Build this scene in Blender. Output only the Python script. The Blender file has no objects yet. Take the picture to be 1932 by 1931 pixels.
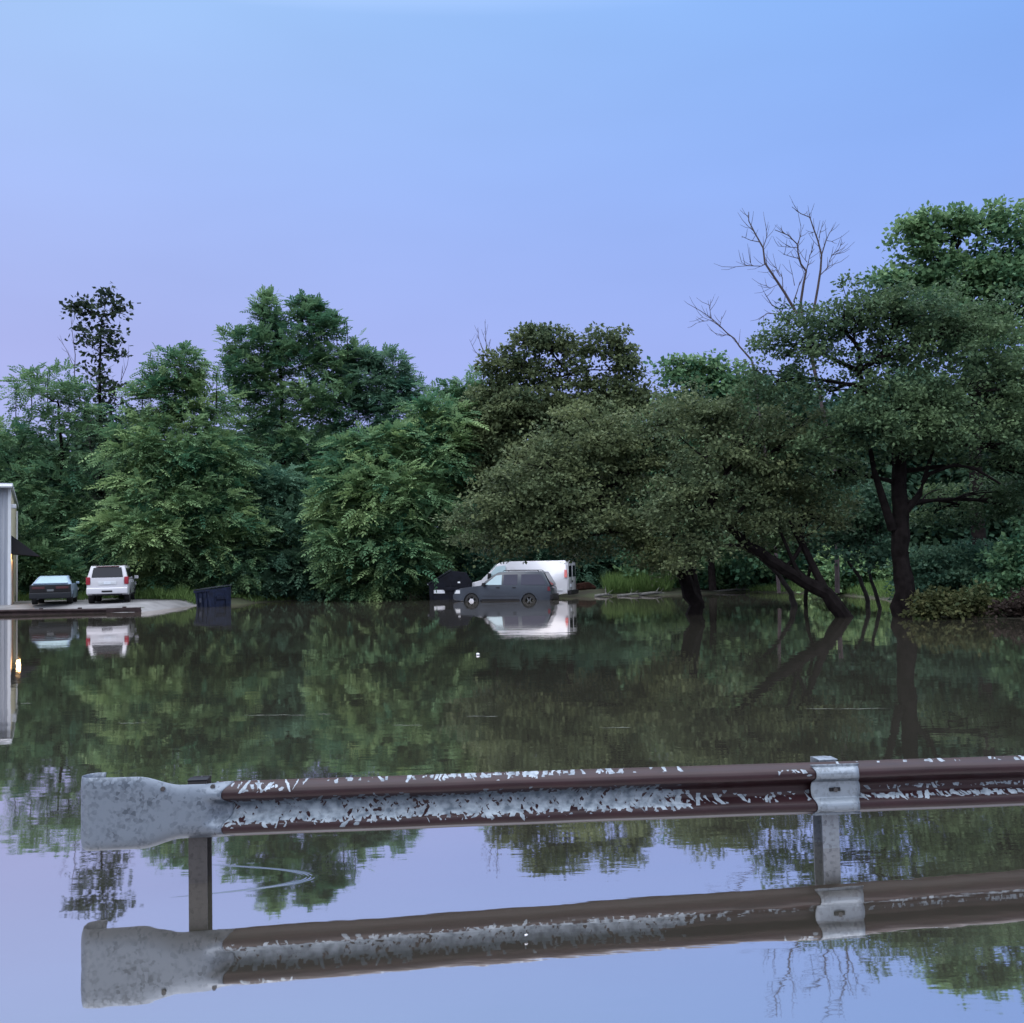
import bpy, bmesh, math, random
import numpy as np
from mathutils import Vector, Matrix
R = math.radians
random.seed(7)
rng = np.random.default_rng(11)
S = bpy.context.scene
COL = S.collection

# ------------------------------------------------------------------ camera
F = 1935.0            # focal length in units of a 1932-wide picture
CX = CY = 966.0
CAMH = 1.75
PITCH = math.atan(99 / F)
ROLL = R(1.3)
cp, sp = math.cos(PITCH), math.sin(PITCH)
r0 = Vector((1, 0, 0)); u0 = Vector((0, -sp, cp)); fwd = Vector((0, cp, sp))
cr = r0 * math.cos(ROLL) - u0 * math.sin(ROLL)
cu = r0 * math.sin(ROLL) + u0 * math.cos(ROLL)
CAM = Vector((0, 0, CAMH))
cd = bpy.data.cameras.new('camera')
cam = bpy.data.objects.new('camera', cd); COL.objects.link(cam)
cd.sensor_fit = 'HORIZONTAL'; cd.sensor_width = 36.0; cd.lens = 36.0 * F / 1932.0
cd.clip_start = 0.05; cd.clip_end = 5000
m = Matrix((cr, cu, -fwd)).transposed().to_4x4(); m.translation = CAM
cam.matrix_world = m
S.camera = cam

def ray(px, py):
    return (fwd * F + cr * (px - CX) - cu * (py - CY)).normalized()
def at(px, py, Y):                       # point seen at (px,py) standing Y metres away
    d = ray(px, py); return CAM + d * (Y / d.y)
def onz(px, py, z=0.0):                  # point seen at (px,py) lying at height z
    d = ray(px, py); return CAM + d * ((z - CAMH) / d.z)

# ------------------------------------------------------------------ sky, sun, exposure
SUN_EL, SUN_AZ = R(40), R(222)            # low, behind the camera and to its left
w = bpy.data.worlds.new('World'); S.world = w; w.use_nodes = True
nt = w.node_tree; N = nt.nodes; L = nt.links; N.clear()
def wn(t, **k):
    n = N.new(t)
    for a, b in k.items(): setattr(n, a, b)
    return n
out = wn('ShaderNodeOutputWorld'); bg = wn('ShaderNodeBackground'); L.new(bg.outputs[0], out.inputs[0])
sky = wn('ShaderNodeTexSky', sky_type='NISHITA', sun_disc=False)
sky.sun_elevation = SUN_EL; sky.sun_rotation = SUN_AZ; sky.air_density = 1.0; sky.dust_density = 0.6; sky.ozone_density = 3.0
tc = wn('ShaderNodeTexCoord'); sx = wn('ShaderNodeSeparateXYZ'); L.new(tc.outputs['Generated'], sx.inputs[0])
def ramp(stops, src):
    r = wn('ShaderNodeValToRGB'); e = r.color_ramp.elements
    while len(e) < len(stops): e.new(0.5)
    for i, (p, c) in enumerate(stops): e[i].position = p; e[i].color = (*c, 1)
    L.new(src, r.inputs[0]); return r.outputs[0]
left = ramp([(0.0, (0.366, 0.390, 0.690)), (.20, (0.361, 0.394, 0.723)), (.34, (0.345, 0.447, 0.796)), (.48, (0.347, 0.520, 0.825)), (.72, (2.4, 2.6, 3.0)), (1.0, (3.3, 3.4, 3.7))], sx.outputs[2])  # unseen overhead glow added in the top stops of every ramp to light foliage
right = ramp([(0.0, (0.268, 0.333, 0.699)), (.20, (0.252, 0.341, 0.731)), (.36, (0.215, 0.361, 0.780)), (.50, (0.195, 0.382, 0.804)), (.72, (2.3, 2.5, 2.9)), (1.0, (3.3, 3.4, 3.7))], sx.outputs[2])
mx = wn('ShaderNodeMapRange'); mx.inputs[1].default_value = -.48; mx.inputs[2].default_value = .42; L.new(sx.outputs[0], mx.inputs[0])
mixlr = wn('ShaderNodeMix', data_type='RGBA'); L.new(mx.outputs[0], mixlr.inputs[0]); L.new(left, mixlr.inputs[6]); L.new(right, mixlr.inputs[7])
# the half of the sky behind the camera, where the sun has just gone, is brighter and warmer
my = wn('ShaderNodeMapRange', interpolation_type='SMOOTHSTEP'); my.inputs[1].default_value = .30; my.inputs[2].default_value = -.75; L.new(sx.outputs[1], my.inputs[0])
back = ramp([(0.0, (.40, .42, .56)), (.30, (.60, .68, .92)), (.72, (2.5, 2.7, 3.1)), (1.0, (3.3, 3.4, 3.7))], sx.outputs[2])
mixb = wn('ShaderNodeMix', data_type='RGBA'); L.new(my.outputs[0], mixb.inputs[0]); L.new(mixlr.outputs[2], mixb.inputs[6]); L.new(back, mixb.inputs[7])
sc_ = wn('ShaderNodeVectorMath', operation='SCALE'); L.new(sky.outputs[0], sc_.inputs[0]); sc_.inputs[3].default_value = 0.10
mixs = wn('ShaderNodeMix', data_type='RGBA'); mixs.inputs[0].default_value = 0.08
L.new(mixb.outputs[2], mixs.inputs[6]); L.new(sc_.outputs[0], mixs.inputs[7])
hz = wn('ShaderNodeTexNoise'); hz.inputs['Scale'].default_value = 2.2; hz.inputs['Detail'].default_value = 3
hm = wn('ShaderNodeMapping'); hm.inputs['Scale'].default_value = (1, 1, 3.5); L.new(tc.outputs['Generated'], hm.inputs[0]); L.new(hm.outputs[0], hz.inputs['Vector'])
hr = wn('ShaderNodeMapRange'); hr.inputs[1].default_value = .3; hr.inputs[2].default_value = .7; hr.inputs[3].default_value = .965; hr.inputs[4].default_value = 1.05; L.new(hz.outputs[0], hr.inputs[0])
hs = wn('ShaderNodeVectorMath', operation='SCALE'); L.new(mixs.outputs[2], hs.inputs[0]); L.new(hr.outputs[0], hs.inputs[3])   # faint uneven haze
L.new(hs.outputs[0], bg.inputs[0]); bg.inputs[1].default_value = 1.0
sd = bpy.data.lights.new('sun', 'SUN'); sd.energy = 0.45; sd.angle = R(25); sd.color = (1.0, .94, .86)
sun = bpy.data.objects.new('sun', sd); COL.objects.link(sun)
sdir = Vector((math.sin(SUN_AZ) * math.cos(SUN_EL), math.cos(SUN_AZ) * math.cos(SUN_EL), math.sin(SUN_EL)))
sun.rotation_euler = sdir.to_track_quat('Z', 'Y').to_euler()
S.view_settings.view_transform = 'Standard'; S.view_settings.look = 'None'
S.view_settings.exposure = 0.30; S.view_settings.gamma = 1.0; S.view_settings.use_curve_mapping = False
S.cycles.max_bounces = 6; S.cycles.diffuse_bounces = 3; S.cycles.glossy_bounces = 3; S.cycles.transmission_bounces = 3
S.cycles.transparent_max_bounces = 4; S.cycles.caustics_reflective = False; S.cycles.caustics_refractive = False

# ------------------------------------------------------------------ helpers
def tag(o, label=None, cat=None, group=None, kind=None):
    if label: o['label'] = label
    if cat: o['category'] = cat
    if group: o['group'] = group
    if kind: o['kind'] = kind
    return o
def empty(name, loc, rz=0.0):
    o = bpy.data.objects.new(name, None); COL.objects.link(o); o.empty_display_size = .3
    o.location = loc; o.rotation_euler = (0, 0, rz); return o

class MB:
    def __init__(s): s.v = []; s.f = []
    def add(s, v, f):
        b = len(s.v); s.v += [tuple(p) for p in v]; s.f += [tuple(i + b for i in q) for q in f]; return s
    def box(s, x0, x1, y0, y1, z0, z1):
        v = [(x, y, z) for z in (z0, z1) for y in (y0, y1) for x in (x0, x1)]
        return s.add(v, [(0, 2, 3, 1), (4, 5, 7, 6), (0, 1, 5, 4), (2, 6, 7, 3), (0, 4, 6, 2), (1, 3, 7, 5)])
    def tube(s, pts, rad, n=8, cap=True):
        pts = [Vector(p) for p in pts]; k = len(pts)
        if not hasattr(rad, '__len__'): rad = [rad] * k
        v = []
        for i, p in enumerate(pts):
            t = (pts[min(i + 1, k - 1)] - pts[max(i - 1, 0)])
            t = t.normalized() if t.length > 1e-9 else Vector((0, 0, 1))
            a = t.cross(Vector((0.31, .2, .93)) if abs(t.z) < .9 else Vector((1, .1, 0))).normalized(); b = t.cross(a)
            for j in range(n):
                q = 2 * math.pi * j / n
                v.append(p + (a * math.cos(q) + b * math.sin(q)) * rad[i])
        f = []
        for i in range(k - 1):
            for j in range(n):
                f.append((i * n + j, i * n + (j + 1) % n, (i + 1) * n + (j + 1) % n, (i + 1) * n + j))
        if cap: f += [tuple(range(n))[::-1], tuple((k - 1) * n + j for j in range(n))]
        return s.add(v, f)
    def cyl(s, c, axis, r, h, n=20):      # axis unit vector, centred at c
        c = Vector(c); a = Vector(axis)
        return s.tube([c - a * h / 2, c + a * h / 2], r, n)
    def lathe_y(s, prof, n=28):           # prof [(y, r)] revolved about the local Y axis
        v = []; f = []
        for y, r_ in prof:
            for j in range(n):
                q = 2 * math.pi * j / n; v.append((r_ * math.cos(q), y, r_ * math.sin(q)))
        for i in range(len(prof) - 1):
            for j in range(n):
                f.append((i * n + j, (i + 1) * n + j, (i + 1) * n + (j + 1) % n, i * n + (j + 1) % n))
        return s.add(v, f)
    def grid(s, rows):                    # rows of points, equal length
        k = len(rows[0]); v = [p for r_ in rows for p in r_]; f = []
        for i in range(len(rows) - 1):
            for j in range(k - 1): f.append((i * k + j, i * k + j + 1, (i + 1) * k + j + 1, (i + 1) * k + j))
        return s.add(v, f)
    def build(s, name, mat, parent=None, smooth=False, bevel=0, seg=2, fix=True, solid=0, auto=None):
        me = bpy.data.meshes.new(name); me.from_pydata([tuple(p) for p in s.v], [], s.f)
        if fix or bevel:
            bm = bmesh.new(); bm.from_mesh(me)
            if fix: bmesh.ops.recalc_face_normals(bm, faces=bm.faces)
            if bevel:
                es = [e for e in bm.edges if len(e.link_faces) == 2 and e.calc_face_angle(0) > R(28)]
                bmesh.ops.bevel(bm, geom=es, offset=bevel, segments=seg, affect='EDGES', profile=.6, clamp_overlap=True)
            bm.to_mesh(me); bm.free()
        if smooth or bevel:
            me.polygons.foreach_set('use_smooth', [True] * len(me.polygons))
            try: me.set_sharp_from_angle(angle=R(auto or 38))
            except Exception: pass
        o = bpy.data.objects.new(name, me); COL.objects.link(o)
        if mat: me.materials.append(mat)
        if parent: o.parent = parent
        if solid:
            md = o.modifiers.new('thick', 'SOLIDIFY'); md.thickness = solid; md.offset = 0
        return o

# ------------------------------------------------------------------ materials
def mat(name):
    m_ = bpy.data.materials.new(name); m_.use_nodes = True
    n = m_.node_tree.nodes; b = n['Principled BSDF']; return m_, n, m_.node_tree.links, b
def simple(name, col, rough=.5, metal=0.0, var=.15, scale=6.0, spec=.5, coat=0):
    m_, n, l, b = mat(name)
    t = n.new('ShaderNodeTexCoord'); z = n.new('ShaderNodeTexNoise'); z.inputs['Scale'].default_value = scale; z.inputs['Detail'].default_value = 5
    l.new(t.outputs['Object'], z.inputs['Vector'])
    mp = n.new('ShaderNodeMapRange'); mp.inputs[1].default_value = .3; mp.inputs[2].default_value = .7
    mp.inputs[3].default_value = 1 - var; mp.inputs[4].default_value = 1 + var; l.new(z.outputs[0], mp.inputs[0])
    v = n.new('ShaderNodeVectorMath'); v.operation = 'SCALE'; v.inputs[0].default_value = col; l.new(mp.outputs[0], v.inputs[3])
    l.new(v.outputs[0], b.inputs['Base Color'])
    b.inputs['Roughness'].default_value = rough; b.inputs['Metallic'].default_value = metal
    b.inputs['Specular IOR Level'].default_value = spec; b.inputs['Coat Weight'].default_value = coat
    return m_
def emit(name, col, k):
    m_, n, l, b = mat(name); b.inputs['Base Color'].default_value = (*col, 1)
    b.inputs['Emission Color'].default_value = (*col, 1); b.inputs['Emission Strength'].default_value = k; return m_
def leafmat(name, dark, lite, trans=.36, rough=.55):
    m_, n, l, b = mat(name)
    a = n.new('ShaderNodeAttribute'); a.attribute_name = 'tint'
    rp = n.new('ShaderNodeValToRGB'); rp.color_ramp.elements[0].color = (*dark, 1); rp.color_ramp.elements[1].color = (*lite, 1)
    l.new(a.outputs['Fac'], rp.inputs[0])
    l.new(rp.outputs[0], b.inputs['Base Color']); b.inputs['Roughness'].default_value = rough; b.inputs['Specular IOR Level'].default_value = .10
    tr = n.new('ShaderNodeBsdfTranslucent'); l.new(rp.outputs[0], tr.inputs[0])
    mxs = n.new('ShaderNodeMixShader'); mxs.inputs[0].default_value = trans
    l.new(b.outputs[0], mxs.inputs[1]); l.new(tr.outputs[0], mxs.inputs[2]); l.new(mxs.outputs[0], n['Material Output'].inputs[0])
    return m_
def galv(name, base=(.140, .168, .208), dark=(.055, .070, .092)):
    m_, n, l, b = mat(name)
    t = n.new('ShaderNodeTexCoord')
    vo = n.new('ShaderNodeTexVoronoi'); vo.inputs['Scale'].default_value = 55; vo.inputs['Randomness'].default_value = 1
    wz = n.new('ShaderNodeTexNoise'); wz.inputs['Scale'].default_value = 30; wz.inputs['Detail'].default_value = 3
    l.new(t.outputs['Object'], wz.inputs['Vector'])
    ad = n.new('ShaderNodeVectorMath'); ad.operation = 'MULTIPLY_ADD'; ad.inputs[1].default_value = (.03, .03, .03)
    l.new(wz.outputs['Color'], ad.inputs[0]); l.new(t.outputs['Object'], ad.inputs[2]); l.new(ad.outputs[0], vo.inputs['Vector'])
    bw = n.new('ShaderNodeRGBToBW'); l.new(vo.outputs['Color'], bw.inputs[0])
    z = n.new('ShaderNodeTexNoise'); z.inputs['Scale'].default_value = 9; z.inputs['Detail'].default_value = 6; l.new(t.outputs['Object'], z.inputs['Vector'])
    mm = n.new('ShaderNodeMath'); mm.operation = 'MULTIPLY_ADD'; mm.inputs[1].default_value = .55; l.new(bw.outputs[0], mm.inputs[0])
    m2 = n.new('ShaderNodeMath'); m2.operation = 'MULTIPLY'; m2.inputs[1].default_value = .85; l.new(z.outputs[0], m2.inputs[0]); l.new(m2.outputs[0], mm.inputs[2])
    rp = n.new('ShaderNodeValToRGB'); rp.color_ramp.elements[0].position = .38; rp.color_ramp.elements[1].position = .72
    rp.color_ramp.elements[0].color = (*dark, 1); rp.color_ramp.elements[1].color = (*base, 1)
    l.new(mm.outputs[0], rp.inputs[0]); l.new(rp.outputs[0], b.inputs['Base Color'])
    b.inputs['Metallic'].default_value = .35; b.inputs['Roughness'].default_value = .5
    return m_

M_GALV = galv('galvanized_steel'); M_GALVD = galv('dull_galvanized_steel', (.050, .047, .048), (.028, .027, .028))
M_GALVP = galv('pale_galvanized_steel', (.21, .245, .285), (.12, .14, .165))
M_FLAKE = simple('exposed_zinc', (.30, .345, .39), .55, .1, .3, 40)
M_BARK = simple('bark', (.011, .009, .009), .95, 0, .5, 5, .05)
M_BARKG = simple('grey_bark', (.040, .035, .034), .95, 0, .4, 5, .1)
M_DEAD = simple('dead_wood', (.045, .033, .036), .9, 0, .3, 3)
M_WHITE = simple('white_car_paint', (.53, .53, .56), .22, 0, .02, 2, .5, .6)
M_GREY = simple('charcoal_car_paint', (.034, .042, .056), .3, .1, .05, 2, .35, .15)
M_SILVER = simple('silver_blue_car_paint', (.24, .33, .44), .3, .1, .04, 2, .4, .2)
M_BLACKP = simple('black_trim', (.008, .008, .010), .5, 0, .2, 4, .2)
M_GLASS = simple('dark_window_glass', (.008, .009, .014), .06, 0, .05, 2, .25)
M_GLASSV = simple('violet_tinted_glass', (.030, .030, .050), .08, 0, .05, 2, .3)
M_GLASSL = simple('sky_pale_painted_glass', (.33, .44, .47), .08, 0, .05, 2, .8)  # opaque; pale colour stands in for reflected sky and the view through
M_RUBBER = simple('tyre_rubber', (.008, .008, .009), .8, 0, .2, 10)
M_RIM = simple('alloy_rim', (.10, .11, .12), .4, .3, .1, 8)
M_CHROME = simple('bright_hub', (.8, .8, .82), .2, .6, .05, 8)
M_RED = simple('red_lens', (.42, .018, .022), .15, 0, .1, 8, .6)
M_TAIL = simple('dim_red_lens', (.12, .02, .028), .2, 0, .1, 8, .4)
M_TAILW = simple('deep_red_lens', (.26, .012, .025), .15, 0, .1, 8, .5)
M_PINK = simple('faded_red_lens', (.62, .16, .15), .2, 0, .1, 8, .6)
M_LENS = simple('clear_lens', (.72, .74, .76), .12, 0, .05, 8, .7)
M_PLATE = simple('plate_white', (.62, .66, .72), .4, 0, .08, 20)
M_STICK = simple('white_sticker', (.85, .86, .9), .4, 0, .03, 20)
M_BIN = simple('black_bin_paint', (.005, .006, .011), .6, 0, .5, 6, .15)
M_BINB = simple('navy_bin_paint', (.007, .011, .027), .6, 0, .6, 5, .15)
M_LID = simple('grey_plastic_lid', (.030, .034, .044), .6, 0, .25, 6, .2)
M_RUST = simple('rusty_steel', (.030, .014, .011), .95, 0, .6, 6, .1)
M_BROWNRAIL = simple('brown_rail_steel', (.022, .014, .015), .7, .1, .5, 4, .2)
M_AWN = simple('black_awning_cloth', (.005, .005, .008), .9, 0, .2, 4)
M_CREAM = simple('cream_wall_panel', (.62, .56, .40), .6, 0, .08, 3)
M_TRIMW = simple('white_trim', (.55, .57, .6), .5, 0, .05, 3)
M_DOOR = simple('tan_door', (.45, .26, .14), .5, 0, .1, 3)
M_FLOAT = simple('white_plastic_litter', (.85, .86, .88), .4, 0, .05, 9)
M_DRIFT = simple('pale_driftwood', (.12, .118, .11), .9, 0, .4, 9)
M_GRASS = leafmat('grass_blades', (.05, .105, .03), (.16, .245, .08), .3)
M_LAMP = emit('warm_lamp', (1.0, .55, .20), 1.0)

def ribbed():
    m_, n, l, b = mat('corrugated_metal_wall')
    t = n.new('ShaderNodeTexCoord'); z = n.new('ShaderNodeTexNoise'); z.inputs['Scale'].default_value = 1.3; z.inputs['Detail'].default_value = 6
    mp = n.new('ShaderNodeMapping'); mp.inputs['Scale'].default_value = (3, 3, .25); l.new(t.outputs['Object'], mp.inputs[0]); l.new(mp.outputs[0], z.inputs['Vector'])
    rp = n.new('ShaderNodeValToRGB'); rp.color_ramp.elements[0].position = .3; rp.color_ramp.elements[1].position = .75
    rp.color_ramp.elements[0].color = (.24, .26, .30, 1); rp.color_ramp.elements[1].color = (.34, .36, .40, 1)
    l.new(z.outputs[0], rp.inputs[0]); l.new(rp.outputs[0], b.inputs['Base Color']); b.inputs['Roughness'].default_value = .5; b.inputs['Metallic'].default_value = .1
    return m_
M_RIB = ribbed()

# rail paint: maroon with zinc showing through in worn streaks
def railpaint():
    m_, n, l, b = mat('maroon_weathered_rail')
    t = n.new('ShaderNodeTexCoord')
    z = n.new('ShaderNodeTexNoise'); z.inputs['Scale'].default_value = 7; z.inputs['Detail'].default_value = 8; z.inputs['Roughness'].default_value = .65
    mp = n.new('ShaderNodeMapping'); mp.inputs['Scale'].default_value = (.5, 1, 2.2); l.new(t.outputs['Object'], mp.inputs[0]); l.new(mp.outputs[0], z.inputs['Vector'])
    rp = n.new('ShaderNodeValToRGB'); rp.color_ramp.elements[0].position = .3; rp.color_ramp.elements[1].position = .75
    rp.color_ramp.elements[0].color = (.011, .0035, .005, 1); rp.color_ramp.elements[1].color = (.026, .0085, .0115, 1)
    l.new(z.outputs[0], rp.inputs[0])
    at_ = n.new('ShaderNodeAttribute'); at_.attribute_name = 'wear'
    wob = n.new('ShaderNodeTexNoise'); wob.inputs['Scale'].default_value = 22; wob.inputs['Detail'].default_value = 4; l.new(t.outputs['Object'], wob.inputs['Vector'])
    wv_ = n.new('ShaderNodeVectorMath'); wv_.operation = 'MULTIPLY_ADD'; wv_.inputs[1].default_value = (.022, 0, .022); l.new(wob.outputs['Color'], wv_.inputs[0]); l.new(t.outputs['Object'], wv_.inputs[2])
    flat = n.new('ShaderNodeVectorMath'); flat.operation = 'MULTIPLY'; flat.inputs[1].default_value = (1, 0, 1); l.new(wv_.outputs[0], flat.inputs[0])
    masks = []
    for ang_, sc2 in ((.95, (12, 1, 58)), (2.25, (14, 1, 64)), (.3, (48, 1, 60))):   # chips lying along the scratches of two directions, and crumbs
        ro = n.new('ShaderNodeMapping'); ro.inputs['Rotation'].default_value = (0, ang_, 0); l.new(flat.outputs[0], ro.inputs[0])
        rs = n.new('ShaderNodeVectorMath'); rs.operation = 'MULTIPLY'; rs.inputs[1].default_value = sc2; l.new(ro.outputs[0], rs.inputs[0])
        vo = n.new('ShaderNodeTexVoronoi'); vo.inputs['Scale'].default_value = 1.0; l.new(rs.outputs[0], vo.inputs['Vector'])
        bw = n.new('ShaderNodeSeparateXYZ'); l.new(vo.outputs['Color'], bw.inputs[0])
        lt = n.new('ShaderNodeMath'); lt.operation = 'LESS_THAN'; l.new(bw.outputs[0], lt.inputs[0]); l.new(at_.outputs['Fac'], lt.inputs[1]); masks.append(lt.outputs[0])
    mxa = n.new('ShaderNodeMath'); mxa.operation = 'MAXIMUM'; l.new(masks[0], mxa.inputs[0]); l.new(masks[1], mxa.inputs[1])
    mxb = n.new('ShaderNodeMath'); mxb.operation = 'MULTIPLY_ADD'; l.new(masks[2], mxb.inputs[0]); mxb.inputs[1].default_value = .8; l.new(mxa.outputs[0], mxb.inputs[2]); mxb.use_clamp = True
    st = mxb
    mc = n.new('ShaderNodeMix'); mc.data_type = 'RGBA'; l.new(st.outputs[0], mc.inputs[0]); l.new(rp.outputs[0], mc.inputs[6]); zt = n.new('ShaderNodeValToRGB'); zt.color_ramp.elements[0].color = (.10, .125, .155, 1); zt.color_ramp.elements[1].color = (.28, .325, .37, 1); zt.color_ramp.elements[0].position = .3; zt.color_ramp.elements[1].position = .62; l.new(wob.outputs[0], zt.inputs[0]); l.new(zt.outputs[0], mc.inputs[7])
    l.new(mc.outputs[2], b.inputs['Base Color']); b.inputs['Roughness'].default_value = .48; b.inputs['Specular IOR Level'].default_value = .28
    return m_
M_RAIL = railpaint()

# ------------------------------------------------------------------ water
P1 = onz(371, 1669); P2 = onz(1576, 1602)          # foot of the two posts at the water
def watermat():
    m_, n, l, b = mat('flood_water'); n.remove(b)
    tc_ = n.new('ShaderNodeTexCoord')
    def noise(sc, det, sx_, sy_):
        mp = n.new('ShaderNodeMapping'); mp.inputs['Scale'].default_value = (sx_, sy_, 1); l.new(tc_.outputs['Object'], mp.inputs[0])
        z = n.new('ShaderNodeTexNoise'); z.inputs['Scale'].default_value = sc; z.inputs['Detail'].default_value = det; z.inputs['Roughness'].default_value = .5
        l.new(mp.outputs[0], z.inputs['Vector']); return z.outputs[0]
    def math_(op, a, b_=None, c=None):
        x = n.new('ShaderNodeMath'); x.operation = op
        for i, q in enumerate((a, b_, c)):
            if q is None: continue
            if isinstance(q, (int, float)): x.inputs[i].default_value = q
            else: l.new(q, x.inputs[i])
        return x.outputs[0]
    big = noise(.35, 2, 1, 1.3); mid = noise(1.6, 2, 1, 1.5); fine = noise(7.0, 2, .6, 1.6)
    patch = noise(.16, 2, 1, 1)                                     # where a breath of wind stirs the surface
    pm = n.new('ShaderNodeMapRange'); pm.inputs[1].default_value = .42; pm.inputs[2].default_value = .62; pm.inputs[3].default_value = .35; pm.inputs[4].default_value = 1.0; l.new(patch, pm.inputs[0])
    h = math_('MULTIPLY', big, .0045)
    h = math_('ADD', h, math_('MULTIPLY', mid, .0011))
    h = math_('ADD', h, math_('MULTIPLY', math_('MULTIPLY', fine, pm.outputs[0]), .00042))
    # wake of something swimming: curved ridges with the nose to the right
    nose = onz(594, 1656)
    sxy = n.new('ShaderNodeSeparateXYZ'); l.new(tc_.outputs['Object'], sxy.inputs[0])
    dx = math_('SUBTRACT', nose.x, sxy.outputs[0]); dy = math_('SUBTRACT', sxy.outputs[1], nose.y)
    q = math_('SUBTRACT', dx, math_('MULTIPLY', math_('MULTIPLY', dy, dy), 7.5))
    env = math_('EXPONENT', math_('MULTIPLY', math_('MULTIPLY', math_('SUBTRACT', q, .03), math_('SUBTRACT', q, .03)), -900.0))
    fade = n.new('ShaderNodeMapRange'); fade.inputs[1].default_value = .75; fade.inputs[2].default_value = .1; l.new(dx, fade.inputs[0])
    wv = math_('MULTIPLY', math_('MULTIPLY', math_('SINE', math_('MULTIPLY', q, 260.0)), env), math_('MULTIPLY', fade.outputs[0], .00032))
    h = math_('ADD', h, wv)
    bp = n.new('ShaderNodeBump'); bp.inputs['Strength'].default_value = 1.0; bp.inputs['Distance'].default_value = 1.0; l.new(h, bp.inputs['Height'])
    gl = n.new('ShaderNodeBsdfGlossy'); gl.inputs['Roughness'].default_value = .025; gl.inputs['Color'].default_value = (.99, .925, .89, 1); l.new(bp.outputs[0], gl.inputs['Normal'])
    mud = n.new('ShaderNodeBsdfDiffuse')
    zz = noise(.5, 4, 1, 1); rp = n.new('ShaderNodeValToRGB'); rp.color_ramp.elements[0].color = (.066, .064, .050, 1); rp.color_ramp.elements[1].color = (.088, .084, .066, 1)
    l.new(zz, rp.inputs[0]); l.new(rp.outputs[0], mud.inputs[0])
    fr = n.new('ShaderNodeFresnel'); fr.inputs[0].default_value = 1.33; l.new(bp.outputs[0], fr.inputs['Normal'])
    fc = n.new('ShaderNodeMapRange'); fc.inputs[1].default_value = 0; fc.inputs[2].default_value = .6; fc.inputs[3].default_value = .78; fc.inputs[4].default_value = .91; l.new(fr.outputs[0], fc.inputs[0])
    mxs = n.new('ShaderNodeMixShader'); l.new(fc.outputs[0], mxs.inputs[0]); l.new(mud.outputs[0], mxs.inputs[1]); l.new(gl.outputs[0], mxs.inputs[2])
    l.new(mxs.outputs[0], n['Material Output'].inputs[0]); return m_
tag(MB().add([(-130, -25, 0), (130, -25, 0), (130, 95, 0), (-130, 95, 0)], [(0, 1, 2, 3)]).build('water', watermat()), kind='structure')

# ------------------------------------------------------------------ ground
shore_px = [(-60, 1160), (120, 1157), (240, 1156), (268, 1155), (371, 1143), (438, 1142), (500, 1137), (600, 1132), (700, 1129), (800, 1127), (900, 1126), (1120, 1126), (1250, 1124), (1400, 1118), (1550, 1121), (1680, 1133), (1722, 1160), (1800, 1168), (1932, 1168), (2050, 1168)]
SH = [onz(a, b) for a, b in shore_px]
shU = np.array([p.x / p.y for p in SH]); shY = np.array([p.y for p in SH])   # shore distance by bearing
def hground(X, Y):
    X = np.asarray(X, float); Y = np.asarray(Y, float)
    ys = np.interp(X / np.maximum(Y, 1.0), shU, shY); d = Y - ys
    z = np.where(d > 0, np.minimum(d * .15, .28 + .012 * np.clip(d - 2, 0, 40)), np.maximum(d * .09, -.75))
    near = 2.0 - Y
    z = np.where(near > 0, np.maximum(z, np.minimum(-.45 + near * .3, .3)), z)
    return z + .05 * np.sin(X * 1.7) * np.sin(Y * 1.3) * (d > 1.0) * .5
def groundmat():
    m_, n, l, b = mat('muddy_grass_ground'); t = n.new('ShaderNodeTexCoord')
    z = n.new('ShaderNodeTexNoise'); z.inputs['Scale'].default_value = .6; z.inputs['Detail'].default_value = 8; l.new(t.outputs['Object'], z.inputs['Vector'])
    rp = n.new('ShaderNodeValToRGB'); e = rp.color_ramp.elements; e[0].position = .35; e[1].position = .68
    e[0].color = (.030, .026, .018, 1); e[1].color = (.045, .060, .024, 1); l.new(z.outputs[0], rp.inputs[0]); l.new(rp.outputs[0], b.inputs['Base Color']); b.inputs['Roughness'].default_value = .9
    return m_
xs = np.concatenate([[-900, -400, -200], np.linspace(-110, -34, 30), np.linspace(-33, 33, 133), np.linspace(34, 110, 30), [200, 400, 900]])
ys = np.concatenate([[-300, -100, -20], np.linspace(-5, 24, 25), np.linspace(24.5, 72, 120), [80, 100, 160, 400, 1200]])
gx, gy = np.meshgrid(xs, ys); gz = hground(gx, gy)
tag(MB().grid([[(gx[i, j], gy[i, j], gz[i, j]) for j in range(len(xs))] for i in range(len(ys))]).build('ground', groundmat(), smooth=True), kind='structure')
lx = np.linspace(-48, -15.4, 70); ly = np.linspace(43, 58, 50)
def lotz(x, y): return float(hground(x, y)) + .035
M_LOT = simple('wet_gravel_lot', (.17, .168, .172), .6, 0, .3, 1.2)
tag(MB().grid([[(x, y + max(0, x + 17.5) * .9, lotz(x, y + max(0, x + 17.5) * .9)) for x in lx] for y in ly]).build('parking_lot', M_LOT, smooth=True), kind='structure')

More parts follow.
